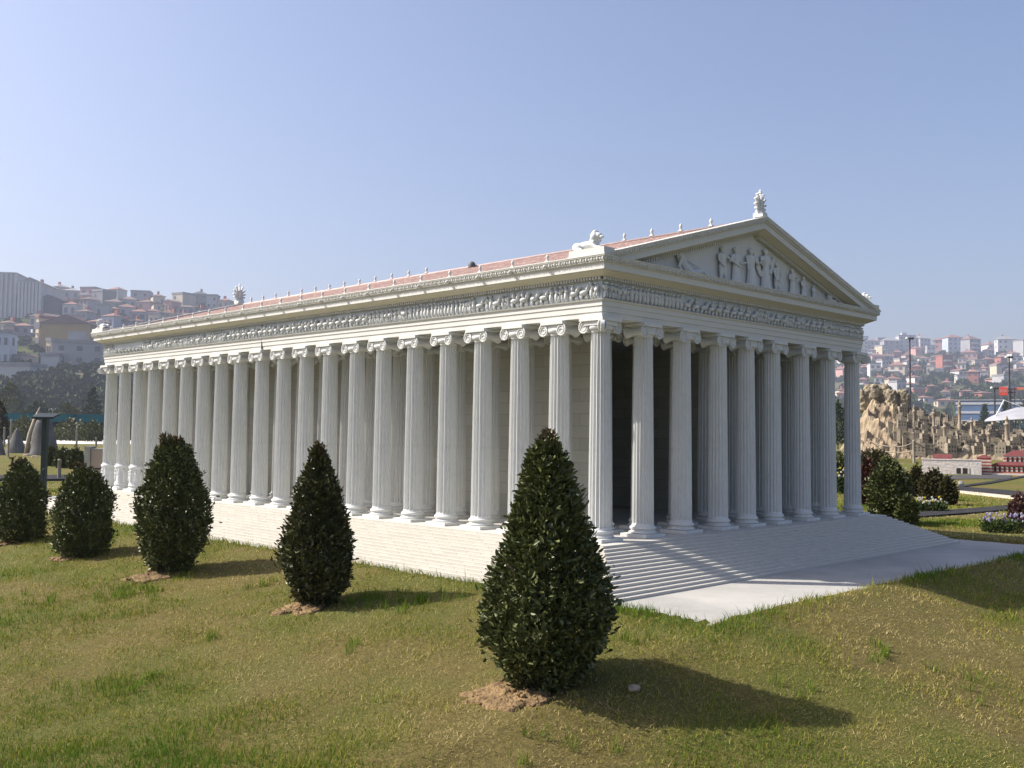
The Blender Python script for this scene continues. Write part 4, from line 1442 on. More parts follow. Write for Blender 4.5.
# castle crag
random.seed(19)
bm = bmesh.new()
for i in range(34):                                              # fissured crag: a crowd of leaning rock pillars grown together
    u = random.uniform(-70, -24); w_ = random.uniform(86, 128)
    top = (16 if -66 < u < -40 else 11) * random.uniform(.55, 1.1)
    rx = random.uniform(2.8, 6.0)
    mtx = Matrix.Translation(Vector((u, w_, 53 + top / 2 + 3))) @ Matrix.Rotation(random.uniform(-.12, .12), 4, 'Y') @ Matrix.Rotation(random.uniform(0, 3), 4, 'Z')
    ret = bmesh.ops.create_icosphere(bm, subdivisions=3, radius=1)
    for v in ret['verts']:
        q = v.co.copy()
        sq = max(abs(q.x), abs(q.y), abs(q.z)) ** .6
        k_ = 1 / sq * (1 + .16 * mnoise.noise(q * 2.3 + Vector((i * 3.1, 0, 0))) + .08 * mnoise.noise(q * 6 + Vector((i, 4, 0))))
        v.co = (mtx @ Vector((q.x * rx * k_, q.y * rx * 1.2 * k_, q.z * (top / 2 + 8) * k_))) * S0
me = bpy.data.meshes.new('castle_crag'); bm.to_mesh(me); bm.free()
me.materials.append(mat('crag rock', (.11, .095, .07), .95, scale=3.5, col2=(.32, .27, .185), bump=.8, bscale=14, detail=9))
cr_ = link('castle_crag', me, TOWN)
remeshed(cr_, .8 * S0, False)
def roughen(o, *layers):
    for i, (kind, size, stren) in enumerate(layers):
        tx = bpy.data.textures.new('rough ' + o.name + str(i), kind); tx.noise_scale = size
        if kind == 'MUSGRAVE': tx.musgrave_type = 'RIDGED_MULTIFRACTAL'
        d_ = o.modifiers.new('rough' + str(i), 'DISPLACE'); d_.texture = tx; d_.strength = stren; d_.mid_level = .5; d_.texture_coords = 'LOCAL'
roughen(cr_, ('VORONOI', 5 * S0, 3.2 * S0), ('CLOUDS', 2.2 * S0, 2.4 * S0), ('CLOUDS', .9 * S0, 1.0 * S0))
roughen(rock_, ('CLOUDS', 5 * S0, 3.0 * S0), ('CLOUDS', 1.6 * S0, 1.4 * S0))
M_TOWN = mat('town stone', (.20, .17, .125), .9, scale=6, col2=(.34, .29, .22), bump=.3)
M_TWIN = mat('town window', (.05, .045, .04), .9)
def town_house_mesh(kind):
    b = MB()
    if kind == 0: b.box(-.5, .5, -.5, .5, -.6, 1); b.box(-.53, .53, -.53, .53, 1.001, 1.06)
    elif kind == 1: b.box(-.5, .5, -.5, .5, -.6, .8); b.box(-.5, .05, -.1, .5, .8005, 1.25); b.box(-.53, .08, -.13, .53, 1.251, 1.3)
    else: b.box(-.5, .5, -.5, .5, -.6, 1.1); b.box(-.2, .5, -.5, .1, 1.1005, 1.5)
    for i in range(3):
        for z in (.2, .62):
            b.box(-.36 + i * .3, -.24 + i * .3, -.505, -.49, z, z + .22, 1)
            b.box(.49, .505, -.36 + i * .3, -.24 + i * .3, z, z + .22, 1)
    return mesh_of(b, 'town_house', [M_TOWN, M_TWIN])
THM = [town_house_mesh(k) for k in range(3)]
random.seed(23)
placed = 0
spots = []
while placed < 92:
    u = random.uniform(-32, 118); w_ = random.uniform(4, 95)
    if u < -24 + (w_ < 30) * 12 - w_ * .12 : continue
    sz = random.uniform(6, 9.5) * (1.1 if w_ < 28 else .72)
    if any(math.hypot(u - a, w_ - b_) < (8.5 if w_ < 28 else 6.5) for a, b_ in spots): continue
    spots.append((u, w_))
    o = link('town_house', random.choice(THM), TOWN, (u * S0, w_ * S0, town_h(u, w_) * S0), random.uniform(-.5, .5))
    o.scale = (sz * S0 * random.uniform(.8, 1.3), sz * S0, sz * S0 * random.uniform(.7, 1.1))
    placed += 1
# slim towers along the cliff edge and minarets
M_MIN = mat('minaret stone', (.30, .25, .19), .9, scale=8)
def minaret(u, w_, hpx, wpx, ball=True):
    b = MB(); s = S0
    r = wpx / 2 * s; h = hpx * s
    b.lathe([(r * 1.35, -.1), (r * 1.35, h * .14), (r, h * .18), (r * .95, h * .70), (r * 1.5, h * .73), (r * 1.55, h * .765), (r * .8, h * .77), (r * .75, h * .86), (r * .9, h * .865), (r * .5, h * .93), (r * .1, h)], 10)
    b.build('minaret', M_MIN, TOWN, (u * s, w_ * s, town_h(u, w_) * s))
for u, w_, h_, wd in ((-15, 40, 30, 2.6), (14, 10, 32, 3.6), (29, 62, 30, 3.2), (54, 10, 24, 3.2), (71, 24, 34, 4.0), (93, 24, 34, 4.0), (4, 55, 22, 2.6), (40, 50, 18, 3.0)):
    minaret(u, w_, h_, wd)
for u, w_, r_ in ((34, 13, 3.6), (64, 9, 2.6)):
    b = MB(); r = r_ * S0
    b.lathe([(r * 1.15, -.1), (r * 1.15, r * .55), (r, r * .6)] + [(r * math.cos(a), r * .6 + r * .95 * math.sin(a)) for a in (.2, .45, .7, .95, 1.2, 1.4)] + [(r * .05, r * 1.6), (r * .03, r * 1.9)], 14)
    b.build('dome', M_TOWN, TOWN, (u * S0, w_ * S0, town_h(u, w_) * S0))
for u, w_, h_ in ((-38, 18, 11), (-33, 16, 12), (-29, 14, 13), (-24, 10, 11), (-17, 12, 14), (-10, 9, 10)):
    b = MB(); b.box(-.5, .5, -.5, .5, -.8, 1); b.box(-.55, .55, -.55, .55, 1.001, 1.08)
    o = b.build('cliff_tower', M_TOWN, TOWN, (u * S0, w_ * S0, town_h(u, w_) * S0), random.uniform(-.4, .4)); o.scale = (3.6 * S0, 3.6 * S0, h_ * S0)

# ---- white wall and banded building in front of it
def frame_at(px, py):
    P, t = flat(px, py, GZ); return P, t / FPX
M_WHW = mat('white rubble wall', (.50, .45, .42), .9, scale=14, col2=(.62, .57, .53), bump=.7, bscale=30)
M_RED = mat('dark red roof', (.135, .038, .036), .75, scale=12)
M_RBAND = mat('red brick band', (.33, .10, .06), .85, scale=18)
M_WBAND = mat('white band', (.58, .52, .46), .85, scale=16)
M_HOLE = mat('dark opening', (.03, .026, .024), .9)
P, s = frame_at(922, 473.5)
WW = empty('model_wall', 'low white rubble wall with two dark doorways and a red vaulted roof behind it', 'model wall', P, SRZ(950))
b = MB(); b.box(0, 54 * s, 0, 6 * s, -.03, 14 * s); b.box(-.3 * s, 54 * s, -.4 * s, 6.4 * s, 14.001 * s, 14.8 * s)
b.build('wall', M_WHW, WW)
for u in (33.5, 39.5):
    b = MB(); b.box((u - 2) * s, (u + 2) * s, -.25 * s, .2 * s, .01, 6.2 * s)
    n = 8
    b.build('doorway', M_HOLE, WW)
    b = MB(); b.box((u + 2.2) * s, (u + 3.6) * s, -.5 * s, .2 * s, .01, 6.6 * s); b.build('door_jamb', M_WBAND, WW)
b = MB()
pts = [(11 * s, 8 * s), (28 * s, 8 * s)]
n = 10
vs, fs = [], []
for i in range(n + 1):
    a = math.pi * i / n
    for u in (11, 28): vs.append((u * s, (20 - 11 * math.cos(a)) * s, (13 + 6.5 * math.sin(a)) * s))
fs = [(2 * i, 2 * i + 1, 2 * i + 3, 2 * i + 2) for i in range(n)] + [tuple(2 * i for i in range(n + 1))[::-1], tuple(2 * i + 1 for i in range(n + 1))]
b.add(vs, fs); b.build('vaulted_roof', M_RED, WW)
b = MB(); b.box(11.5 * s, 27.5 * s, 10 * s, 30 * s, -.02, 13 * s); b.build('back_room', M_WHW, WW)

P, s = frame_at(977, 474.5)
BB = empty('banded_model_building', 'model hall of red and white bands with rows of dark windows and dark red roofs', 'model building', P, SRZ(990))
def banded(x0, x1, y0, y1, z0, z1, n, name):
    b = MB()
    for i in range(n):
        a, c_ = z0 + (z1 - z0) * i / n, z0 + (z1 - z0) * (i + 1) / n
        o = 0 if i % 2 else .12
        b.box((x0 - o) * s, (x1 + o) * s, (y0 - o) * s, (y1 + o) * s, a * s + .0003, c_ * s, 1 if i % 2 == 0 else 0)
    b.build(name, [M_WBAND, M_RBAND], BB)
def flatroof(x0, x1, y0, y1, z, h, name='roof'):
    b = MB()
    ins = min(x1 - x0, y1 - y0) * .42
    p = [((x0 - .5) * s, (y0 - .5) * s, z * s), ((x1 + .5) * s, (y0 - .5) * s, z * s), ((x1 + .5) * s, (y1 + .5) * s, z * s), ((x0 - .5) * s, (y1 + .5) * s, z * s)]
    q = [((x0 + ins) * s, (y0 + ins) * s, (z + h) * s), ((x1 - ins) * s, (y0 + ins) * s, (z + h) * s), ((x1 - ins) * s, (y1 - ins) * s, (z + h) * s), ((x0 + ins) * s, (y1 - ins) * s, (z + h) * s)]
    b.hexa(p + q); b.build(name, M_RED, BB)
banded(0, 13, 0, 26, -1, 16.5, 11, 'corner_tower')
flatroof(0, 13, 0, 26, 16.6, 3)
banded(13.4, 90, 4, 30, -1, 9.6, 7, 'lower_storey')
flatroof(13.8, 90, 3.5, 18, 9.7, 3.2)
banded(24, 90, 18, 40, 8, 18.5, 6, 'upper_storey')
flatroof(24, 90, 18, 40, 18.6, 6)
b = MB(); b.box(13.4 * s, 90 * s, 0, 3.5 * s, -.02, 1.6 * s); b.build('terrace', M_WBAND, BB)
bw = MB(); bw.box(-.95 * s, .95 * s, -.2 * s, .2 * s, 0, 5 * s)
mew = mesh_of(bw, 'window', M_HOLE)
for i in range(17):
    link('window', mew, BB, ((16.5 + i * 4.2) * s, 3.85 * s, 3.3 * s))
for i in range(15):
    o = link('window', mew, BB, ((28 + i * 4.2) * s, 17.85 * s, 12.6 * s))

# ---- lamp masts and lattice mast, tent roof, blue hall
M_IRON = mat('dark iron', (.05, .05, .055), .6, scale=20)
M_LAMP = mat('pale lamp glass', (.62, .62, .60), .3, scale=20)
def mast(px, ytop, ybase, dist, label, nl=2):
    d = ray(px, ybase); P = CAM + d * dist
    s = dist / FPX
    t = empty('lamp_mast', label, 'lamp post', (P.x, P.y, -.12), CRZ)
    hgt = CAM.z + ray(px, ytop).z * dist + .12
    b = MB(); b.tube((0, 0, -.1), (0, 0, hgt), 1.05 * s, .75 * s, 8); b.lathe([(2 * s, -.1), (2 * s, .5)], 10); b.build('pole', M_IRON, t)
    b = MB(); b.tube((-3.2 * s, 0, hgt - .5 * s), (3.2 * s, 0, hgt - .5 * s), .4 * s, .4 * s, 6); b.build('crossbar', M_IRON, t)
    for q in (-2.8, 0.2, 2.8)[:3]:
        b = MB(); b.lathe([(.5 * s, 0), (1.4 * s, .4 * s), (1.5 * s, 1.5 * s), (.9 * s, 2.4 * s), (.2 * s, 2.7 * s)], 10)
        b.build('lantern', M_LAMP if q < 0 else M_IRON, t, (q * s, 0, hgt - 1.2 * s))
mast(910.5, 338, 425, 60, 'tall dark lamp mast rising behind the castle rock')
mast(1010, 357, 425, 66, 'tall dark lamp mast near the right edge behind the tent roof')
mast(995, 388, 425, 62, 'shorter thin grey lamp mast left of the tent roof mast')

d = ray(1010, 421); dist = 55; P = CAM + d * dist; s = dist / FPX
TN = empty('tent_roof', 'white curved tent roof held by a slanted white mast', 'tent', (P.x, P.y, -.12), SRZ(1010))
b = MB()
nn, mm = 24, 8
vs, fs = [], []
for j in range(mm + 1):
    v_ = j / mm
    for i in range(nn + 1):
        u_ = i / nn
        x = (-23 + 70 * u_) * s
        y = (v_ - .5) * 60 * s * (1 - (1 - min(1, u_ * 2.2)) ** 2) ** .5 if u_ < .46 else (v_ - .5) * 60 * s
        z = (24 + 3 * min(1, u_ * 1.6) ** .7 + 13 * v_ * min(1, u_ * 2.4) ** .6 + 1.5 * (1 - (2 * v_ - 1) ** 2)) * s
        vs.append((x, y, z + .12))
for j in range(mm):
    for i in range(nn):
        fs.append((j * (nn + 1) + i, j * (nn + 1) + i + 1, (j + 1) * (nn + 1) + i + 1, (j + 1) * (nn + 1) + i))
b.add(vs, fs, 0, True)
o = b.build('membrane', mat('white membrane', (.33, .33, .35), .6, scale=2), TN)
sd = o.modifiers.new('thick', 'SOLIDIFY'); sd.thickness = .05
b = MB(); b.tube((-17 * s, -8 * s, 22 * s), (-5 * s, 0, 48 * s), .9 * s, .6 * s, 8); b.build('mast', simple_mat('white steel', (.6, .6, .6)), TN)
b = MB(); b.tube((-5 * s, 0, 48 * s), (22 * s, 0, 36 * s), .25 * s, .25 * s, 5); b.build('stay', simple_mat('white steel', (.6, .6, .6)), TN)
for u in (-14, 5, 24): 
    b = MB(); b.tube((u * s, 0, -.05), (u * s, 0, 29 * s), .5 * s, .5 * s, 6); b.build('support', M_IRON, TN)
# red cabin of a small cable lift
d = ray(1004, 400); dist = 58; P = CAM + d * dist; s = dist / FPX
CB = empty('cable_cabin', 'red cabin hanging in a dark lattice mast above the tent roof', 'cable cabin', (P.x, P.y, -.12), SRZ(1004))
zc_ = CAM.z + ray(1004, 392).z * dist + .12
b = MB(); b.box(-4.5 * s, 3.5 * s, -4 * s, 4 * s, zc_ - 3.5 * s, zc_ + 4 * s); b.box(-3.8 * s, 2.8 * s, -3.4 * s, 3.4 * s, zc_ + 4.001 * s, zc_ + 5 * s); b.build('cabin', mat('red paint', (.52, .07, .05), .5, scale=5), CB)
b = MB(); b.box(-3.6 * s, -.9 * s, -4.1 * s, -3.9 * s, zc_ - .5 * s, zc_ + 2.6 * s); b.box(-.3 * s, 2.6 * s, -4.1 * s, -3.9 * s, zc_ - .5 * s, zc_ + 2.6 * s); b.build('window', mat('pinkish glass', (.45, .16, .14), .3), CB)
b = MB()
for q in (-1, 1):
    for r_ in (-1, 1): b.tube(((8 + q * 2) * s, r_ * 2 * s, -.1), ((8 + q * 1.6) * s, r_ * 1.6 * s, zc_ + 5 * s), .35 * s, .3 * s, 5)
zz = 0
while zz < zc_:
    b.tube((6 * s, -2 * s, zz), (10 * s, -2 * s, zz + 4 * s), .25 * s, .25 * s, 4); b.tube((10 * s, -2 * s, zz), (6 * s, -2 * s, zz + 4 * s), .25 * s, .25 * s, 4); zz += 4 * s
for q in (0, 3.4): b.box(3.6 * s, 11 * s, -2.5 * s, 2.5 * s, zc_ - 1 * s + q * s, zc_ + .2 * s + q * s)
b.build('lattice_mast', M_IRON, CB)
b = MB(); b.box(10 * s, 30 * s, -1 * s, 1 * s, zc_ + 2 * s, zc_ + 4.4 * s); b.build('beam', mat('orange red steel', (.55, .16, .10), .6, scale=4), CB)

d = ray(1000, 424); dist = 150; P = CAM + d * dist; s = dist / FPX
BH = empty('office_block', 'long blue glass office block with pale horizontal bands behind the tent roof', 'office block', (P.x, P.y, -.12), SRZ(1000))
b = MB(); b.box(-40 * s, 60 * s, 0, 60 * s, -.5, 42 * s); b.build('glass_wall', mat('blue glass', (.10, .16, .27), .35, scale=.3, spec=.5), BH)
for q in range(4):
    b = MB(); b.box(-40.4 * s, 60.4 * s, -.5 * s, 60.4 * s, (11 + q * 9) * s, (13.4 + q * 9) * s); b.build('band', simple_mat('pale panel', (.45, .46, .48)), BH)
b = MB(); b.box(-41 * s, 61 * s, -1 * s, 61 * s, 42.1 * s, 43.2 * s); b.build('roof', simple_mat('grey roof', (.3, .3, .31)), BH)

# ---- left side: teal fence, cones, posts, sign
M_TEAL = mat('teal paint', (.012, .10, .125), .6, scale=6)
M_TEALD = mat('dark green mesh', (.012, .022, .020), .8, scale=10)
d0, d1 = FP(-60, 439.2), FP(135, 440.4)
FE = empty('teal_fence', 'long teal fence with dark mesh panels beyond the pale path', 'fence', d0)
v_ = d1 - d0; ln = v_.length; ang = math.atan2(v_.y, v_.x); FE.rotation_euler = (0, 0, ang)
s = (d0 - CAM).dot(FW) / FPX
b = MB(); b.box(0, ln, .0, .08, 19 * s, 26.5 * s); b.box(0, ln, -.03, .11, 26.501 * s, 27.3 * s); b.build('panel', M_TEAL, FE)
b = MB(); b.box(0, ln, .02, .06, 0, 19 * s - .002); b.build('mesh_panel', M_TEALD, FE)
q = .5
b = MB(); b.tube((0, 0, -.05), (0, 0, 27 * s), .05, .05, 8); mpost = mesh_of(b, 'post', M_TEALD)
while q < ln:
    link('post', mpost, FE, (q, -.06, 0)); q += 1.55
# evergreen bushes before the fence
for px, py, wd, hh, lab in ((24, 441, 22, 22, 'dark shrub before the teal fence, just left of the big grey cone'), (70, 441, 30, 20, 'wide dark shrub before the teal fence, right of the big grey cone'),
                            (92, 441.5, 20, 18, 'dark shrub before the teal fence, next to the last column'), (-2, 446, 14, 44, 'tall reddish dark shrub at the left edge of the photo')):
    bush_at(px, py, wd, hh, lab, LEAF_BROWN if hh > 40 else LEAF_BOX, 400 + px, 1300, None, 2.6, GZ, 'garden_bush')
M_CONE = mat('grey tuff', (.10, .10, .097), .95, scale=3, col2=(.18, .175, .165), bump=.5, bscale=10)
def cone(px, py, wpx, hpx, label, seed, cap=False, topf=.06):
    P, t = flat(px, py, GZ); s = t / FPX
    T_ = empty('rock_cone', label, 'rock cone', P, CRZ)
    b = MB(); n = 20; rings = 12; vs = []
    for j in range(rings + 1):
        f = j / rings
        for i in range(n):
            a = 2 * math.pi * i / n
            R = wpx / 2 * s * ((1 - f) ** .8 * (1 - topf) + topf) * (1 + .16 * mnoise.noise((math.cos(a) * 1.5, math.sin(a) * 1.5, f * 2 + seed)))
            vs.append((R * math.cos(a), R * math.sin(a) * .8, f * hpx * s - .03))
    b.add(vs, [(j * n + i, j * n + (i + 1) % n, (j + 1) * n + (i + 1) % n, (j + 1) * n + i) for j in range(rings) for i in range(n)] + [tuple(range(rings * n, rings * n + n))], 0, True)
    b.build('cone', M_CONE, T_)
    return T_, s
cone(16, 453, 21, 26, 'small grey rock cone left of the big one', 2)
cone(-3, 455, 17, 25, 'grey rock cone cut by the left edge of the photo', 3)
T_, s = cone(43, 455, 30, 37, 'big grey rock cone with a pale spire on its left shoulder', 4, topf=.5)
b = MB(); b.path([(-15 * s, -4 * s, 0), (-13 * s, -2 * s, 20 * s), (-9 * s, 0, 36 * s), (-4.5 * s, 0, 48 * s)], [2.2 * s, 2.2 * s, 2 * s, .5 * s], 7); b.build('pale_spire', mat('pale tuff', (.40, .35, .28), .95, scale=5, bump=.4), T_)
b = MB(); b.ell((-2 * s, 0, 38 * s), (9 * s, 7 * s, 4 * s), 10, 8); b.build('cap_rock', mat('dark cap rock', (.09, .085, .08), .9, scale=8, bump=.4), T_)
# rocks at the cones' feet
random.seed(31)
for px, py, w_, lab in ((28, 455.5, 5, 'pale rock at the left foot of the big grey cone'), (35, 457, 4, 'small pale rock before the big grey cone')):
    P, t = flat(px, py, GZ); s = t / FPX
    tag(link('rock', rock_mesh('rock', w_ * s, w_ * s * .8, w_ * s * .4, px, M_ROCK, 2), None, P), lab, 'rock')
for px, py, wd, hh, lab in ((52, 466, 16, 17, 'dark clipped hedge bush right behind the sign post'), (64, 468, 16, 17, 'dark clipped hedge bush in the middle of the three by the pedestal'), (75, 469, 15, 18, 'dark clipped hedge bush touching the pedestal')):
    bush_at(px, py, wd, hh, lab, LEAF_BOX, 500 + px, 1500, None, 2.8)
for px, py, hp, lab in ((59, 480, 21, 'short pale timber post between the sign and the pedestal'), (76.5, 446, 19, 'thin pale post at the path, behind the dark hedge'),
                        (96, 446.5, 9, 'low pale post behind the pedestal'), (8, 457, 21, 'pale post between the two small rock cones'), (4, 447, 20, 'thin pale post at the far path, near the left edge'), (10.5, 444, 25, 'bluish grey post before the teal fence')):
    post(px, py, hp, lab, 3.6 if px == 59 else 2.0, 'timber_post')
# sign on a single post
P, t = flat(43, 497, -.119); s = t / FPX
SG = empty('sign_stand', 'dark green sign stand with a flat slanting top on a single post', 'sign stand', P, CRZ)
b = MB(); b.box(-2.4 * s, 2.4 * s, -2.4 * s, 2.4 * s, 0, 78 * s); b.build('post', mat('dark green iron', (.016, .026, .024), .5, scale=20), SG)
b = MB()
z0 = 78 * s
b.hexa([(-10.5 * s, -7 * s, z0), (10.5 * s, -7 * s, z0), (10.5 * s, 9 * s, z0 + 4 * s), (-10.5 * s, 9 * s, z0 + 4 * s),
        (-10.5 * s, -7 * s, z0 + 2 * s), (10.5 * s, -7 * s, z0 + 2 * s), (10.5 * s, 9 * s, z0 + 6 * s), (-10.5 * s, 9 * s, z0 + 6 * s)])
b.build('panel', MATS['dark green iron'], SG)
b = MB(); b.box(-6 * s, 6 * s, -6 * s, 6 * s, .0005, 1.2 * s); b.build('foot_plate', MATS['dark green iron'], SG)
# pedestal block
P, t = flat(93.5, 487, -.119); s = t / FPX
PD = empty('pedestal', 'beige stone pedestal with grey corner pillar behind the far end of the colonnade', 'pedestal', P, CRZ - .15)
b = MB(); b.box(-4 * s, 18 * s, 0, 16 * s, 0, 37 * s); b.build('block', mat('beige plaster', (.40, .32, .25), .9, scale=6), PD)
b = MB(); b.box(-10.5 * s, -4.2 * s, -1 * s, 9 * s, 0, 39 * s); b.box(-11 * s, -3.8 * s, -1.4 * s, 9.4 * s, 39.001 * s, 40.5 * s); b.build('pillar', mat('grey plaster', (.30, .30, .27), .9, scale=6), PD)
b = MB(); b.box(-4.5 * s, 18.5 * s, -.6 * s, 16.5 * s, 37.001 * s, 38.4 * s); b.build('coping', MATS['grey plaster'], PD)
b = MB(); b.box(-3.6 * s, 18.2 * s, -.35 * s, .2 * s, 17.5 * s, 19 * s); b.build('rail', M_KERB, PD)

# ================================================================== trees between the fence and the hill
def tree(px, py, wpx, hpx, dist, label, lm, seed, shape='round', n=1500):
    d = ray(px, py); P = CAM + d * dist
    P.z = ground_z(P.x, P.y)
    s = dist / FPX
    hgt = max(1.2, CAM.z + ray(px, py - hpx).z * dist - P.z); hw = wpx / 2 * s
    if shape == 'cone': out = [(.06, .8), (.2, 1), (.45, .75), (.75, .38), (1, .05)]
    else: out = [(.12, .35), (.25, .8), (.5, 1.0), (.75, .8), (.93, .4), (1, .1)]
    prof = [(f * hgt, q * hw) for f, q in out]
    return shrub('tree', label, 'tree', P, prof, n, 2.6 * s, seed, lm, None, rough=.3, trunk=.6 * s, tipbronze=False)
tree(9, 430, 22, 46, 90, 'yellow-green tree behind the teal fence near the left edge', LEAF_YEL, 601)
tree(92, 430, 22, 42, 85, 'dark upright evergreen behind the fence beside the last column', LEAF_TREE, 603, 'cone')
tree(66, 432, 30, 26, 80, 'light green bush tree just above the teal fence', LEAF_YEL, 605)
tree(36, 432, 28, 28, 88, 'dark green tree behind the big grey cone', LEAF_TREE, 607)
tree(1006, 425, 16, 22, 120, 'dark green tree before the blue office block', LEAF_TREE, 609, 'cone')
tree(985, 425, 14, 18, 125, 'dark tree left of the tent roof', LEAF_TREE, 611, 'cone')
tree(838, 455, 18, 50, 40, 'dark tree seen between the last two columns', LEAF_TREE, 613)
tree(1030, 425, 26, 26, 110, 'broad dark tree at the right edge behind the tent roof', LEAF_TREE, 615)
d = ray(55, 418); dist = 95; P = CAM + d * dist; s = dist / FPX
SH = empty('site_hut', 'small white hut with teal side just above the teal fence', 'hut', (P.x, P.y, -.12), CRZ)
zt = CAM.z + ray(55, 408.5).z * dist + .12
b = MB(); b.box(-8 * s, 1 * s, 0, 6 * s, -.1, zt); b.build('wall', simple_mat('white hut', (.6, .6, .58)), SH)
b = MB(); b.box(1.01 * s, 7 * s, 0, 6 * s, -.1, zt - .3 * s); b.build('teal_side', M_TEAL, SH)
b = MB(); b.box(-5 * s, -3.4 * s, -.2 * s, .2 * s, zt - 4 * s, zt - 1.2 * s); b.build('window', M_HOLE, SH)

# ================================================================== the towns on the hills
HC = {
 'white': (.58, .57, .54), 'cream': (.55, .47, .34), 'grey': (.30, .30, .31), 'pale grey': (.42, .42, .42), 'pink': (.50, .30, .26),
 'ochre': (.36, .245, .11), 'brick red': (.34, .14, .10), 'dark grey': (.17, .175, .18), 'blue-white': (.42, .46, .52), 'slate': (.07, .085, .10),
 'beige': (.46, .40, .32), 'yellow': (.55, .45, .22)}
RC = {'red tile': (.225, .125, .10), 'brown tile': (.17, .12, .10), 'grey flat': (.24, .24, .24), 'dark': (.08, .085, .09)}
HM = {k: mat('house ' + k, v, .9, .10, .15) for k, v in HC.items()}
RM = {k: mat('roofing ' + k, v, .9, .18, .6) for k, v in RC.items()}
M_PANE = mat('house window', (.085, .09, .10), .3, spec=.5)
M_BALC = mat('balcony white', (.62, .61, .58), .85)
bw = MB(); bw.box(-.5, .5, -.06, .06, 0, 1); ME_WIN = mesh_of(bw, 'window', M_PANE)
bw = MB(); bw.box(-.5, .5, -1, 0, 0, .12); bw.box(-.5, .5, -1.05, -.95, .1205, .85); ME_BALC = mesh_of(bw, 'balcony', M_BALC)
HOUSES = []
def house(x0, x1, y0, y1, wall, roof, rtype, seed, win=True, balc=False, turn=None, depth=None, ribs=False):
    """house whose front covers pixels x0-x1, from its foot y1 to its top y0, standing on the hill"""
    r = random.Random(seed)
    px = (x0 + x1) / 2
    P, t = hit(px, y1, lambda x, y: -.12 + hill_z(x, y), 100, 1400)
    s = t / FPX
    wd = (x1 - x0) * s; hh = (y1 - y0) * s
    roofh = 0
    if rtype in ('hip', 'gable'): roofh = min(.26 * hh, .22 * wd) if hh < 14 else min(3.0, .2 * wd)
    hb = max(2.2, hh - roofh)
    rz = CRZ + (turn if turn is not None else r.uniform(-.55, .55))
    tt = abs(rz - CRZ)
    dp = depth or max(5.0, wd * r.uniform(.6, 1.0))
    wd2 = max(wd * .45, (wd - dp * abs(math.sin(tt)) * .6) / max(.5, math.cos(tt)))
    dp = min(dp, 26)
    st = max(1, round(hb / 3.0))
    b = MB()
    b.box(-wd2 / 2, wd2 / 2, 0, dp, -5, hb)
    if ribs:
        k_ = 6
        for i in range(k_ + 1):
            xx = -wd2 / 2 + wd2 * i / k_
            b.box(xx - .35, xx + .35, -.5, -.001, -5, hb + .2)
    o = b.build('house', HM[wall], None, P, rz)
    b = MB()
    e = .45
    if rtype == 'flat':
        for (a0, a1, c0, c1) in ((-wd2 / 2 - .15, wd2 / 2 + .15, -.15, .2), (-wd2 / 2 - .15, wd2 / 2 + .15, dp - .2, dp + .15), (-wd2 / 2 - .15, -wd2 / 2 + .2, .2, dp - .2), (wd2 / 2 - .2, wd2 / 2 + .15, .2, dp - .2)):
            b.box(a0, a1, c0, c1, hb + .001, hb + .7)
        b.box(-wd2 / 2 + .2, wd2 / 2 - .2, .2, dp - .2, hb + .001, hb + .15)
    elif rtype == 'gable':
        p = [(-wd2 / 2 - e, -e, hb + .001), (wd2 / 2 + e, -e, hb + .001), (wd2 / 2 + e, dp + e, hb + .001), (-wd2 / 2 - e, dp + e, hb + .001)]
        b.add(p + [(0, -e, hb + roofh), (0, dp + e, hb + roofh)], [(3, 2, 1, 0), (0, 1, 4), (2, 3, 5), (1, 2, 5, 4), (3, 0, 4, 5)])
    else:
        p = [(-wd2 / 2 - e, -e, hb + .001), (wd2 / 2 + e, -e, hb + .001), (wd2 / 2 + e, dp + e, hb + .001), (-wd2 / 2 - e, dp + e, hb + .001)]
        k_ = min(wd2, dp) * .45
        b.add(p + [(-wd2 / 2 + k_, dp / 2, hb + roofh), (wd2 / 2 - k_, dp / 2, hb + roofh)], [(3, 2, 1, 0), (0, 1, 5, 4), (2, 3, 4, 5), (1, 2, 5), (3, 0, 4)])
    rf = b.build('roof', RM[roof], o)
    if rtype == 'flat' and wd2 > 8 and r.random() < .7:
        b = MB(); xx = r.uniform(-.25, .25) * wd2; b.box(xx - 1.6, xx + 1.6, dp * .3, dp * .3 + 3.2, hb + .16, hb + 2.6); b.build('stair_head', HM[wall], rf)
    elif r.random() < .5:
        b = MB(); xx = r.uniform(-.2, .2) * wd2; b.box(xx - .4, xx + .4, dp * .55, dp * .55 + .8, hb + roofh * .4, hb + roofh + 1.0); b.build('chimney', HM['brick red'], rf)
    if win:
        nc = max(2, min(7, int(wd2 / 3.0)))
        for f in range(st):
            for c in range(nc):
                if r.random() < .1: continue
                q = link('window', ME_WIN, o, (-wd2 / 2 + wd2 * (c + .5) / nc, -.04, hb * (f + .32) / st)); q.scale = (min(1.05, wd2 / nc * .42) if not balc else 1.5, 1, hb / st * .42)
        if rz > CRZ + .1 or rz < CRZ - .1:
            sd_ = 1 if rz < CRZ else 1
            nc2 = max(1, min(4, int(dp / 4)))
            sx = -wd2 / 2 if rz < CRZ else wd2 / 2
            sx = -wd2 / 2 if (rz - CRZ) < 0 else wd2 / 2
            for f in range(st):
                for c in range(nc2):
                    q = link('window', ME_WIN, o, (sx, dp * (c + .5) / nc2, hb * (f + .32) / st), math.pi / 2); q.scale = (1.2, 1, hb / st * .48)
    if balc:
        for f in range(1, st):
            q = link('balcony', ME_BALC, o, (-wd2 * .12, -.01, hb * f / st + .05)); q.scale = (wd2 * .6, 1.2, 1)
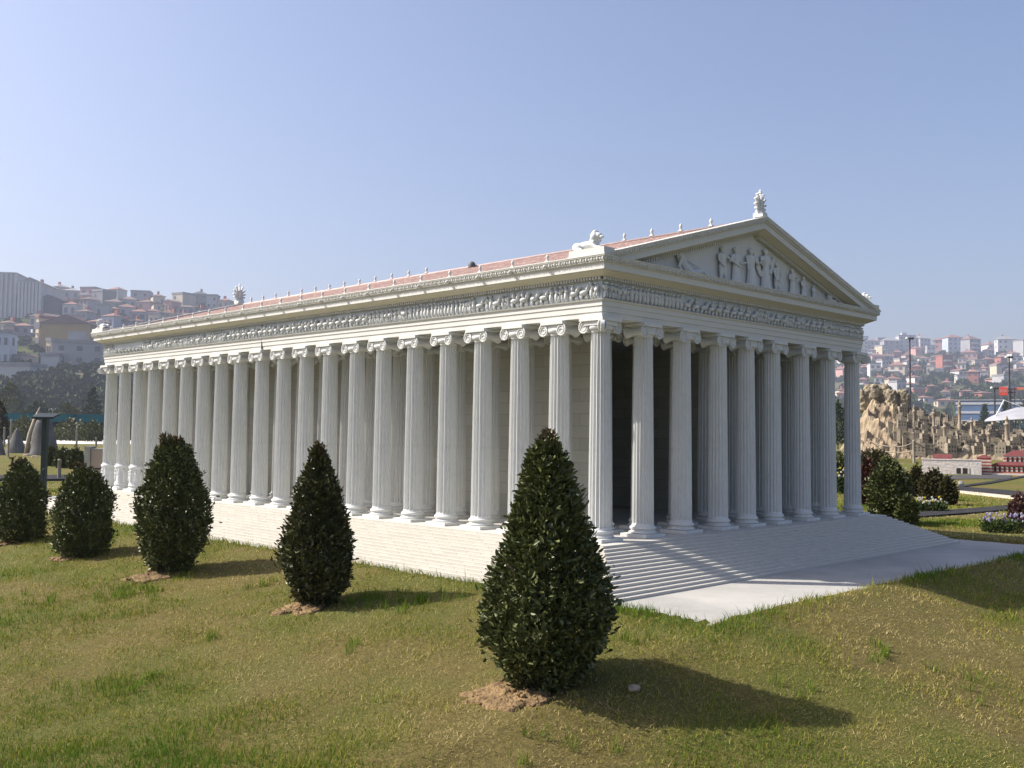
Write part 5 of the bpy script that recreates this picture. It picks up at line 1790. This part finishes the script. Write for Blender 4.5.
    side = 'left' if px < 500 else 'right'
    HOUSES.append(dict(o=o, px=px, wall=wall, roof=roof, rtype=rtype, st=st, side=side, y=y1, balc=balc, big=(x1 - x0) * (y1 - y0)))
    return o
SPEC = [
 # left hill
 (-14, 16, 274, 318, 'pale grey', 'grey flat', 'flat', dict(ribs=True, win=False, turn=.15, depth=16)), (17, 41, 277, 318, 'pale grey', 'grey flat', 'gable', dict(ribs=True, win=False, turn=.1, depth=20)),
 (35, 60, 294.5, 316, 'slate', 'dark', 'gable', dict(win=False, turn=.05)), (42, 61, 283, 297, 'grey', 'grey flat', 'hip', {}), (62, 80, 287, 300, 'grey', 'grey flat', 'hip', {}),
 (38, 92, 314, 350, 'ochre', 'brown tile', 'gable', dict(win=False, turn=.12, depth=24)), (31, 42, 318, 349, 'cream', 'red tile', 'flat', dict(balc=True)),
 (52, 106, 343, 366, 'grey', 'grey flat', 'flat', {}), (-6, 9, 333, 367, 'blue-white', 'grey flat', 'flat', {}), (43, 53, 341, 360, 'cream', 'grey flat', 'flat', {}),
 (40, 59, 358, 367, 'pale grey', 'grey flat', 'flat', dict(win=False)), (-4, 30, 369, 378, 'pale grey', 'grey flat', 'flat', dict(win=False)), (62, 76, 301, 317, 'pale grey', 'red tile', 'hip', {}),
 (76, 90, 296, 314, 'grey', 'brown tile', 'hip', {}), (88, 106, 291, 308, 'dark grey', 'grey flat', 'flat', {}), (98, 116, 312, 330, 'blue-white', 'red tile', 'hip', {}),
 (104, 122, 298, 312, 'grey', 'brown tile', 'hip', {}), (108, 120, 306, 318, 'brick red', 'brown tile', 'hip', {}), (118, 136, 303, 318, 'pale grey', 'red tile', 'hip', {}),
 (130, 150, 292, 304, 'grey', 'grey flat', 'flat', {}), (130, 146, 308, 322, 'grey', 'red tile', 'hip', dict(balc=True)), (152, 166, 293, 307, 'beige', 'brown tile', 'hip', {}), (168, 186, 294, 308, 'beige', 'grey flat', 'flat', {}),
 (192, 208, 290.5, 306, 'dark grey', 'dark', 'hip', {}), (206, 217, 296, 309, 'pale grey', 'grey flat', 'flat', {}), (146, 162, 308, 320, 'dark grey', 'red tile', 'hip', {}), (176, 196, 304, 315, 'grey', 'brown tile', 'hip', {}),
 (12, 30, 322, 336, 'grey', 'red tile', 'hip', {}), (8, 24, 352, 366, 'grey', 'brown tile', 'hip', {}), (84, 100, 318, 334, 'dark grey', 'red tile', 'hip', {}), (60, 74, 330, 346, 'grey', 'red tile', 'hip', {}),
 # right hill
 (858, 870, 337, 353, 'white', 'grey flat', 'flat', dict(balc=True)), (870, 879, 339, 351, 'pale grey', 'red tile', 'hip', {}), (884, 900, 337, 353, 'grey', 'grey flat', 'hip', {}), (899, 916, 336, 352, 'pale grey', 'grey flat', 'flat', {}),
 (918, 933, 335, 351, 'pale grey', 'grey flat', 'hip', {}), (933, 947, 337, 353, 'pink', 'red tile', 'hip', {}), (948, 963, 334, 355, 'blue-white', 'red tile', 'hip', {}), (963, 972, 338, 352, 'grey', 'red tile', 'hip', {}), (967, 984, 335.5, 358, 'grey', 'brown tile', 'hip', dict(balc=True)),
 (998, 1014, 335.5, 355, 'white', 'grey flat', 'hip', {}), (1013, 1019, 338, 354, 'dark grey', 'grey flat', 'hip', {}), (1020, 1036, 341, 358, 'pale grey', 'grey flat', 'flat', {}),
 (872, 886, 353, 363, 'pink', 'red tile', 'hip', {}), (887, 906, 361, 378, 'cream', 'red tile', 'hip', dict(balc=True)), (870, 881, 364, 376, 'white', 'grey flat', 'flat', dict(balc=True)), (857, 868, 377, 391, 'pink', 'red tile', 'hip', dict(balc=True)),
 (874, 886, 375, 384, 'white', 'red tile', 'hip', {}), (889, 902, 376, 386, 'beige', 'red tile', 'hip', {}), (919, 930, 356, 364, 'white', 'red tile', 'hip', {}), (930, 938, 355, 363, 'beige', 'brown tile', 'hip', {}),
 (941, 955, 356, 373, 'brick red', 'red tile', 'flat', dict(balc=True)), (961, 977, 350, 359, 'pink', 'red tile', 'hip', {}), (966, 979, 369, 383, 'brick red', 'red tile', 'hip', {}), (979, 989, 372, 382, 'pale grey', 'grey flat', 'flat', {}),
 (996, 1003, 366, 378, 'cream', 'grey flat', 'flat', dict(win=False)), (1000, 1009, 355, 367, 'brick red', 'red tile', 'hip', {}), (1012, 1022, 357, 367, 'white', 'grey flat', 'flat', dict(balc=True)), (957, 967, 376, 384, 'white', 'grey flat', 'flat', {}),
 (985, 995, 357, 366, 'brick red', 'red tile', 'hip', {}), (975, 987, 361, 368, 'beige', 'grey flat', 'flat', {}), (905, 914, 353, 361, 'beige', 'red tile', 'hip', {}), (893, 902, 350, 359, 'brick red', 'red tile', 'hip', {}), (880, 890, 346, 354, 'cream', 'grey flat', 'flat', dict(balc=True)),
 (914, 926, 346, 355, 'pink', 'red tile', 'hip', {}), (926, 938, 384, 392, 'brick red', 'red tile', 'hip', {}), (940, 952, 380, 389, 'beige', 'red tile', 'hip', {}), (1000, 1016, 376, 385, 'pale grey', 'grey flat', 'flat', {}),
 (922, 936, 396, 404, 'white', 'red tile', 'hip', {}), (938, 956, 399, 407, 'beige', 'red tile', 'hip', {}), (980, 996, 392, 399, 'brick red', 'red tile', 'hip', {}), (960, 974, 390, 397, 'pink', 'red tile', 'hip', {}),
]
for i, sp in enumerate(SPEC):
    house(*sp[:7], seed=900 + i, **sp[7])
random.seed(77)
def fill(x0, x1, y0f, y1f, n, wrange, walls, roofs, hmin=7, hmax=11):
    k_ = 0; tries = 0
    while k_ < n and tries < 3000:
        tries += 1
        px = random.uniform(x0, x1); yb = random.uniform(y0f(px), y1f(px))
        wd = random.uniform(*wrange); hh = random.uniform(hmin, hmax)
        if any(abs(h['px'] - px) < wd * .62 + 2 and abs(h['y'] - yb) < 5.0 for h in HOUSES): continue
        rt = random.choice(['hip', 'hip', 'flat', 'gable'])
        house(px - wd / 2, px + wd / 2, yb - hh, yb, random.choice(walls), 'grey flat' if rt == 'flat' else random.choice(roofs), rt, 2000 + len(HOUSES), win=True, balc=random.random() < .15)
        k_ += 1
wl = ['white', 'cream', 'pale grey', 'pink', 'brick red', 'beige', 'grey', 'white']
fill(826, 1060, lambda p: interp(RIDGE, p) + 2, lambda p: 378, 84, (8, 14), wl, ['red tile', 'red tile', 'brown tile'])
fill(826, 1060, lambda p: 378, lambda p: 402, 16, (9, 15), wl, ['red tile', 'brown tile'])
fill(-60, 235, lambda p: interp(RIDGE, p) + 2, lambda p: min(345, interp(RIDGE, p) + 40), 52, (10, 18), ['grey', 'pale grey', 'pale grey', 'beige', 'cream', 'white', 'pink'], ['red tile', 'brown tile', 'brown tile'], 10, 15)
# ---- one label for each house
def band(h):
    ry = interp(RIDGE, h['px'])
    q = (h['y'] - ry)
    if q < 9: return 'skyline'
    if q < 22: return 'upper slope'
    if q < 40: return 'middle slope'
    return 'lower slope'
ROOFW = {('flat'): 'a flat roof', 'hip': 'a hipped {} roof', 'gable': 'a gabled {} roof'}
NUM = ['', 'one', 'two', 'three', 'four', 'five', 'six', 'seven', 'eight', 'nine', 'ten', 'eleven', 'twelve', 'thirteen', 'fourteen', 'fifteen']
ORD = ['', 'first', 'second', 'third', 'fourth', 'fifth', 'sixth', 'seventh', 'eighth', 'ninth', 'tenth']
from collections import defaultdict
grp = defaultdict(list)
for h in HOUSES:
    rw = ROOFW[h['rtype']].format(h['roof'].split()[0]) if h['rtype'] != 'flat' else 'a flat roof'
    st = NUM[min(15, h['st'])]
    key = f"{h['wall']} {st}-storey {'balconied ' if h['balc'] else ''}house, {rw.replace('a ', '', 1)}, {h['side']} hill {band(h)}"
    grp[key].append(h)
for key, hs in grp.items():
    hs.sort(key=lambda h: h['px'])
    for i, h in enumerate(hs):
        lab = key if len(hs) == 1 else key + (f", {ORD[i + 1]} from left")
        tag(h['o'], lab, 'house', f"houses on the {h['side']} hill")

# ---- scrub on the slopes: read as a mass
def scrub(name, label, px0, px1, pyf0, pyf1, n, seed, lm, spx=(5, 11)):
    r = np.random.default_rng(seed)
    ps, ns, tn = [], [], []
    zf = lambda x, y: -.12 + hill_z(x, y)
    for i in range(n):
        px = r.uniform(px0, px1); py = r.uniform(pyf0(px), pyf1(px))
        P, t = hit(px, py, zf, 100, 1400)
        s = t / FPX
        R = r.uniform(*spx) / 2 * s
        k_ = 46
        a = r.normal(0, 1, (k_, 3)); a /= np.linalg.norm(a, axis=1)[:, None]; a[:, 2] = np.abs(a[:, 2])
        q = r.uniform(.55, 1.0, (k_, 1))
        pp = a * q * np.array([R, R, R * .9]) + np.array([P.x, P.y, P.z])
        ps.append(pp); ns.append(a); tn.append(np.clip(r.beta(2, 2, k_) * .6 + r.uniform(0, .4), 0, 1))
    sz = 1.1 if px0 < 500 else 2.0
    o = foliage(name, np.concatenate(ps), np.concatenate(ns), sz, sz * .8, np.concatenate(tn), lm, None, seed)
    return tag(o, label, 'scrub', None, 'stuff')
scrub('hillside_scrub', 'dark green scrub covering the foot of the left hill', -60, 240, lambda p: 368 if p < 110 else 330, lambda p: 424, 420, 701, LEAF_TREE, (7, 15))
scrub('hillside_scrub', 'trees and scrub between the houses of the left hill', -60, 250, lambda p: interp(RIDGE, p) + 6, lambda p: 368, 230, 703, LEAF_TREE, (4, 8))
scrub('hillside_scrub', 'bluish green trees and scrub on the right hill', 650, 1070, lambda p: interp(RIDGE, p) + 8, lambda p: 424, 720, 705, LEAF_TREE, (4, 9))

# ================================================================== haze
hm = bpy.data.materials.new('hazy air'); hm.use_nodes = True
n = hm.node_tree.nodes; l = hm.node_tree.links
n.remove(n['Principled BSDF'])
pv = n.new('ShaderNodeVolumePrincipled')
pv.inputs['Color'].default_value = (.72, .79, .97, 1)
pv.inputs['Density'].default_value = .00066
pv.inputs['Anisotropy'].default_value = .2
l.new(pv.outputs[0], n['Material Output'].inputs['Volume'])
zs = [v.co.z for v in bpy.data.objects['hillside'].data.vertices]
b = MB(); b.box(CAM.x - 1600, CAM.x + 1600, CAM.y - 1600, CAM.y + 1600, min(zs) - 3, max(zs) + 22)
tag(b.build('haze', hm), 'pale blue haze in the air between camera and hills', 'haze', None, 'stuff')
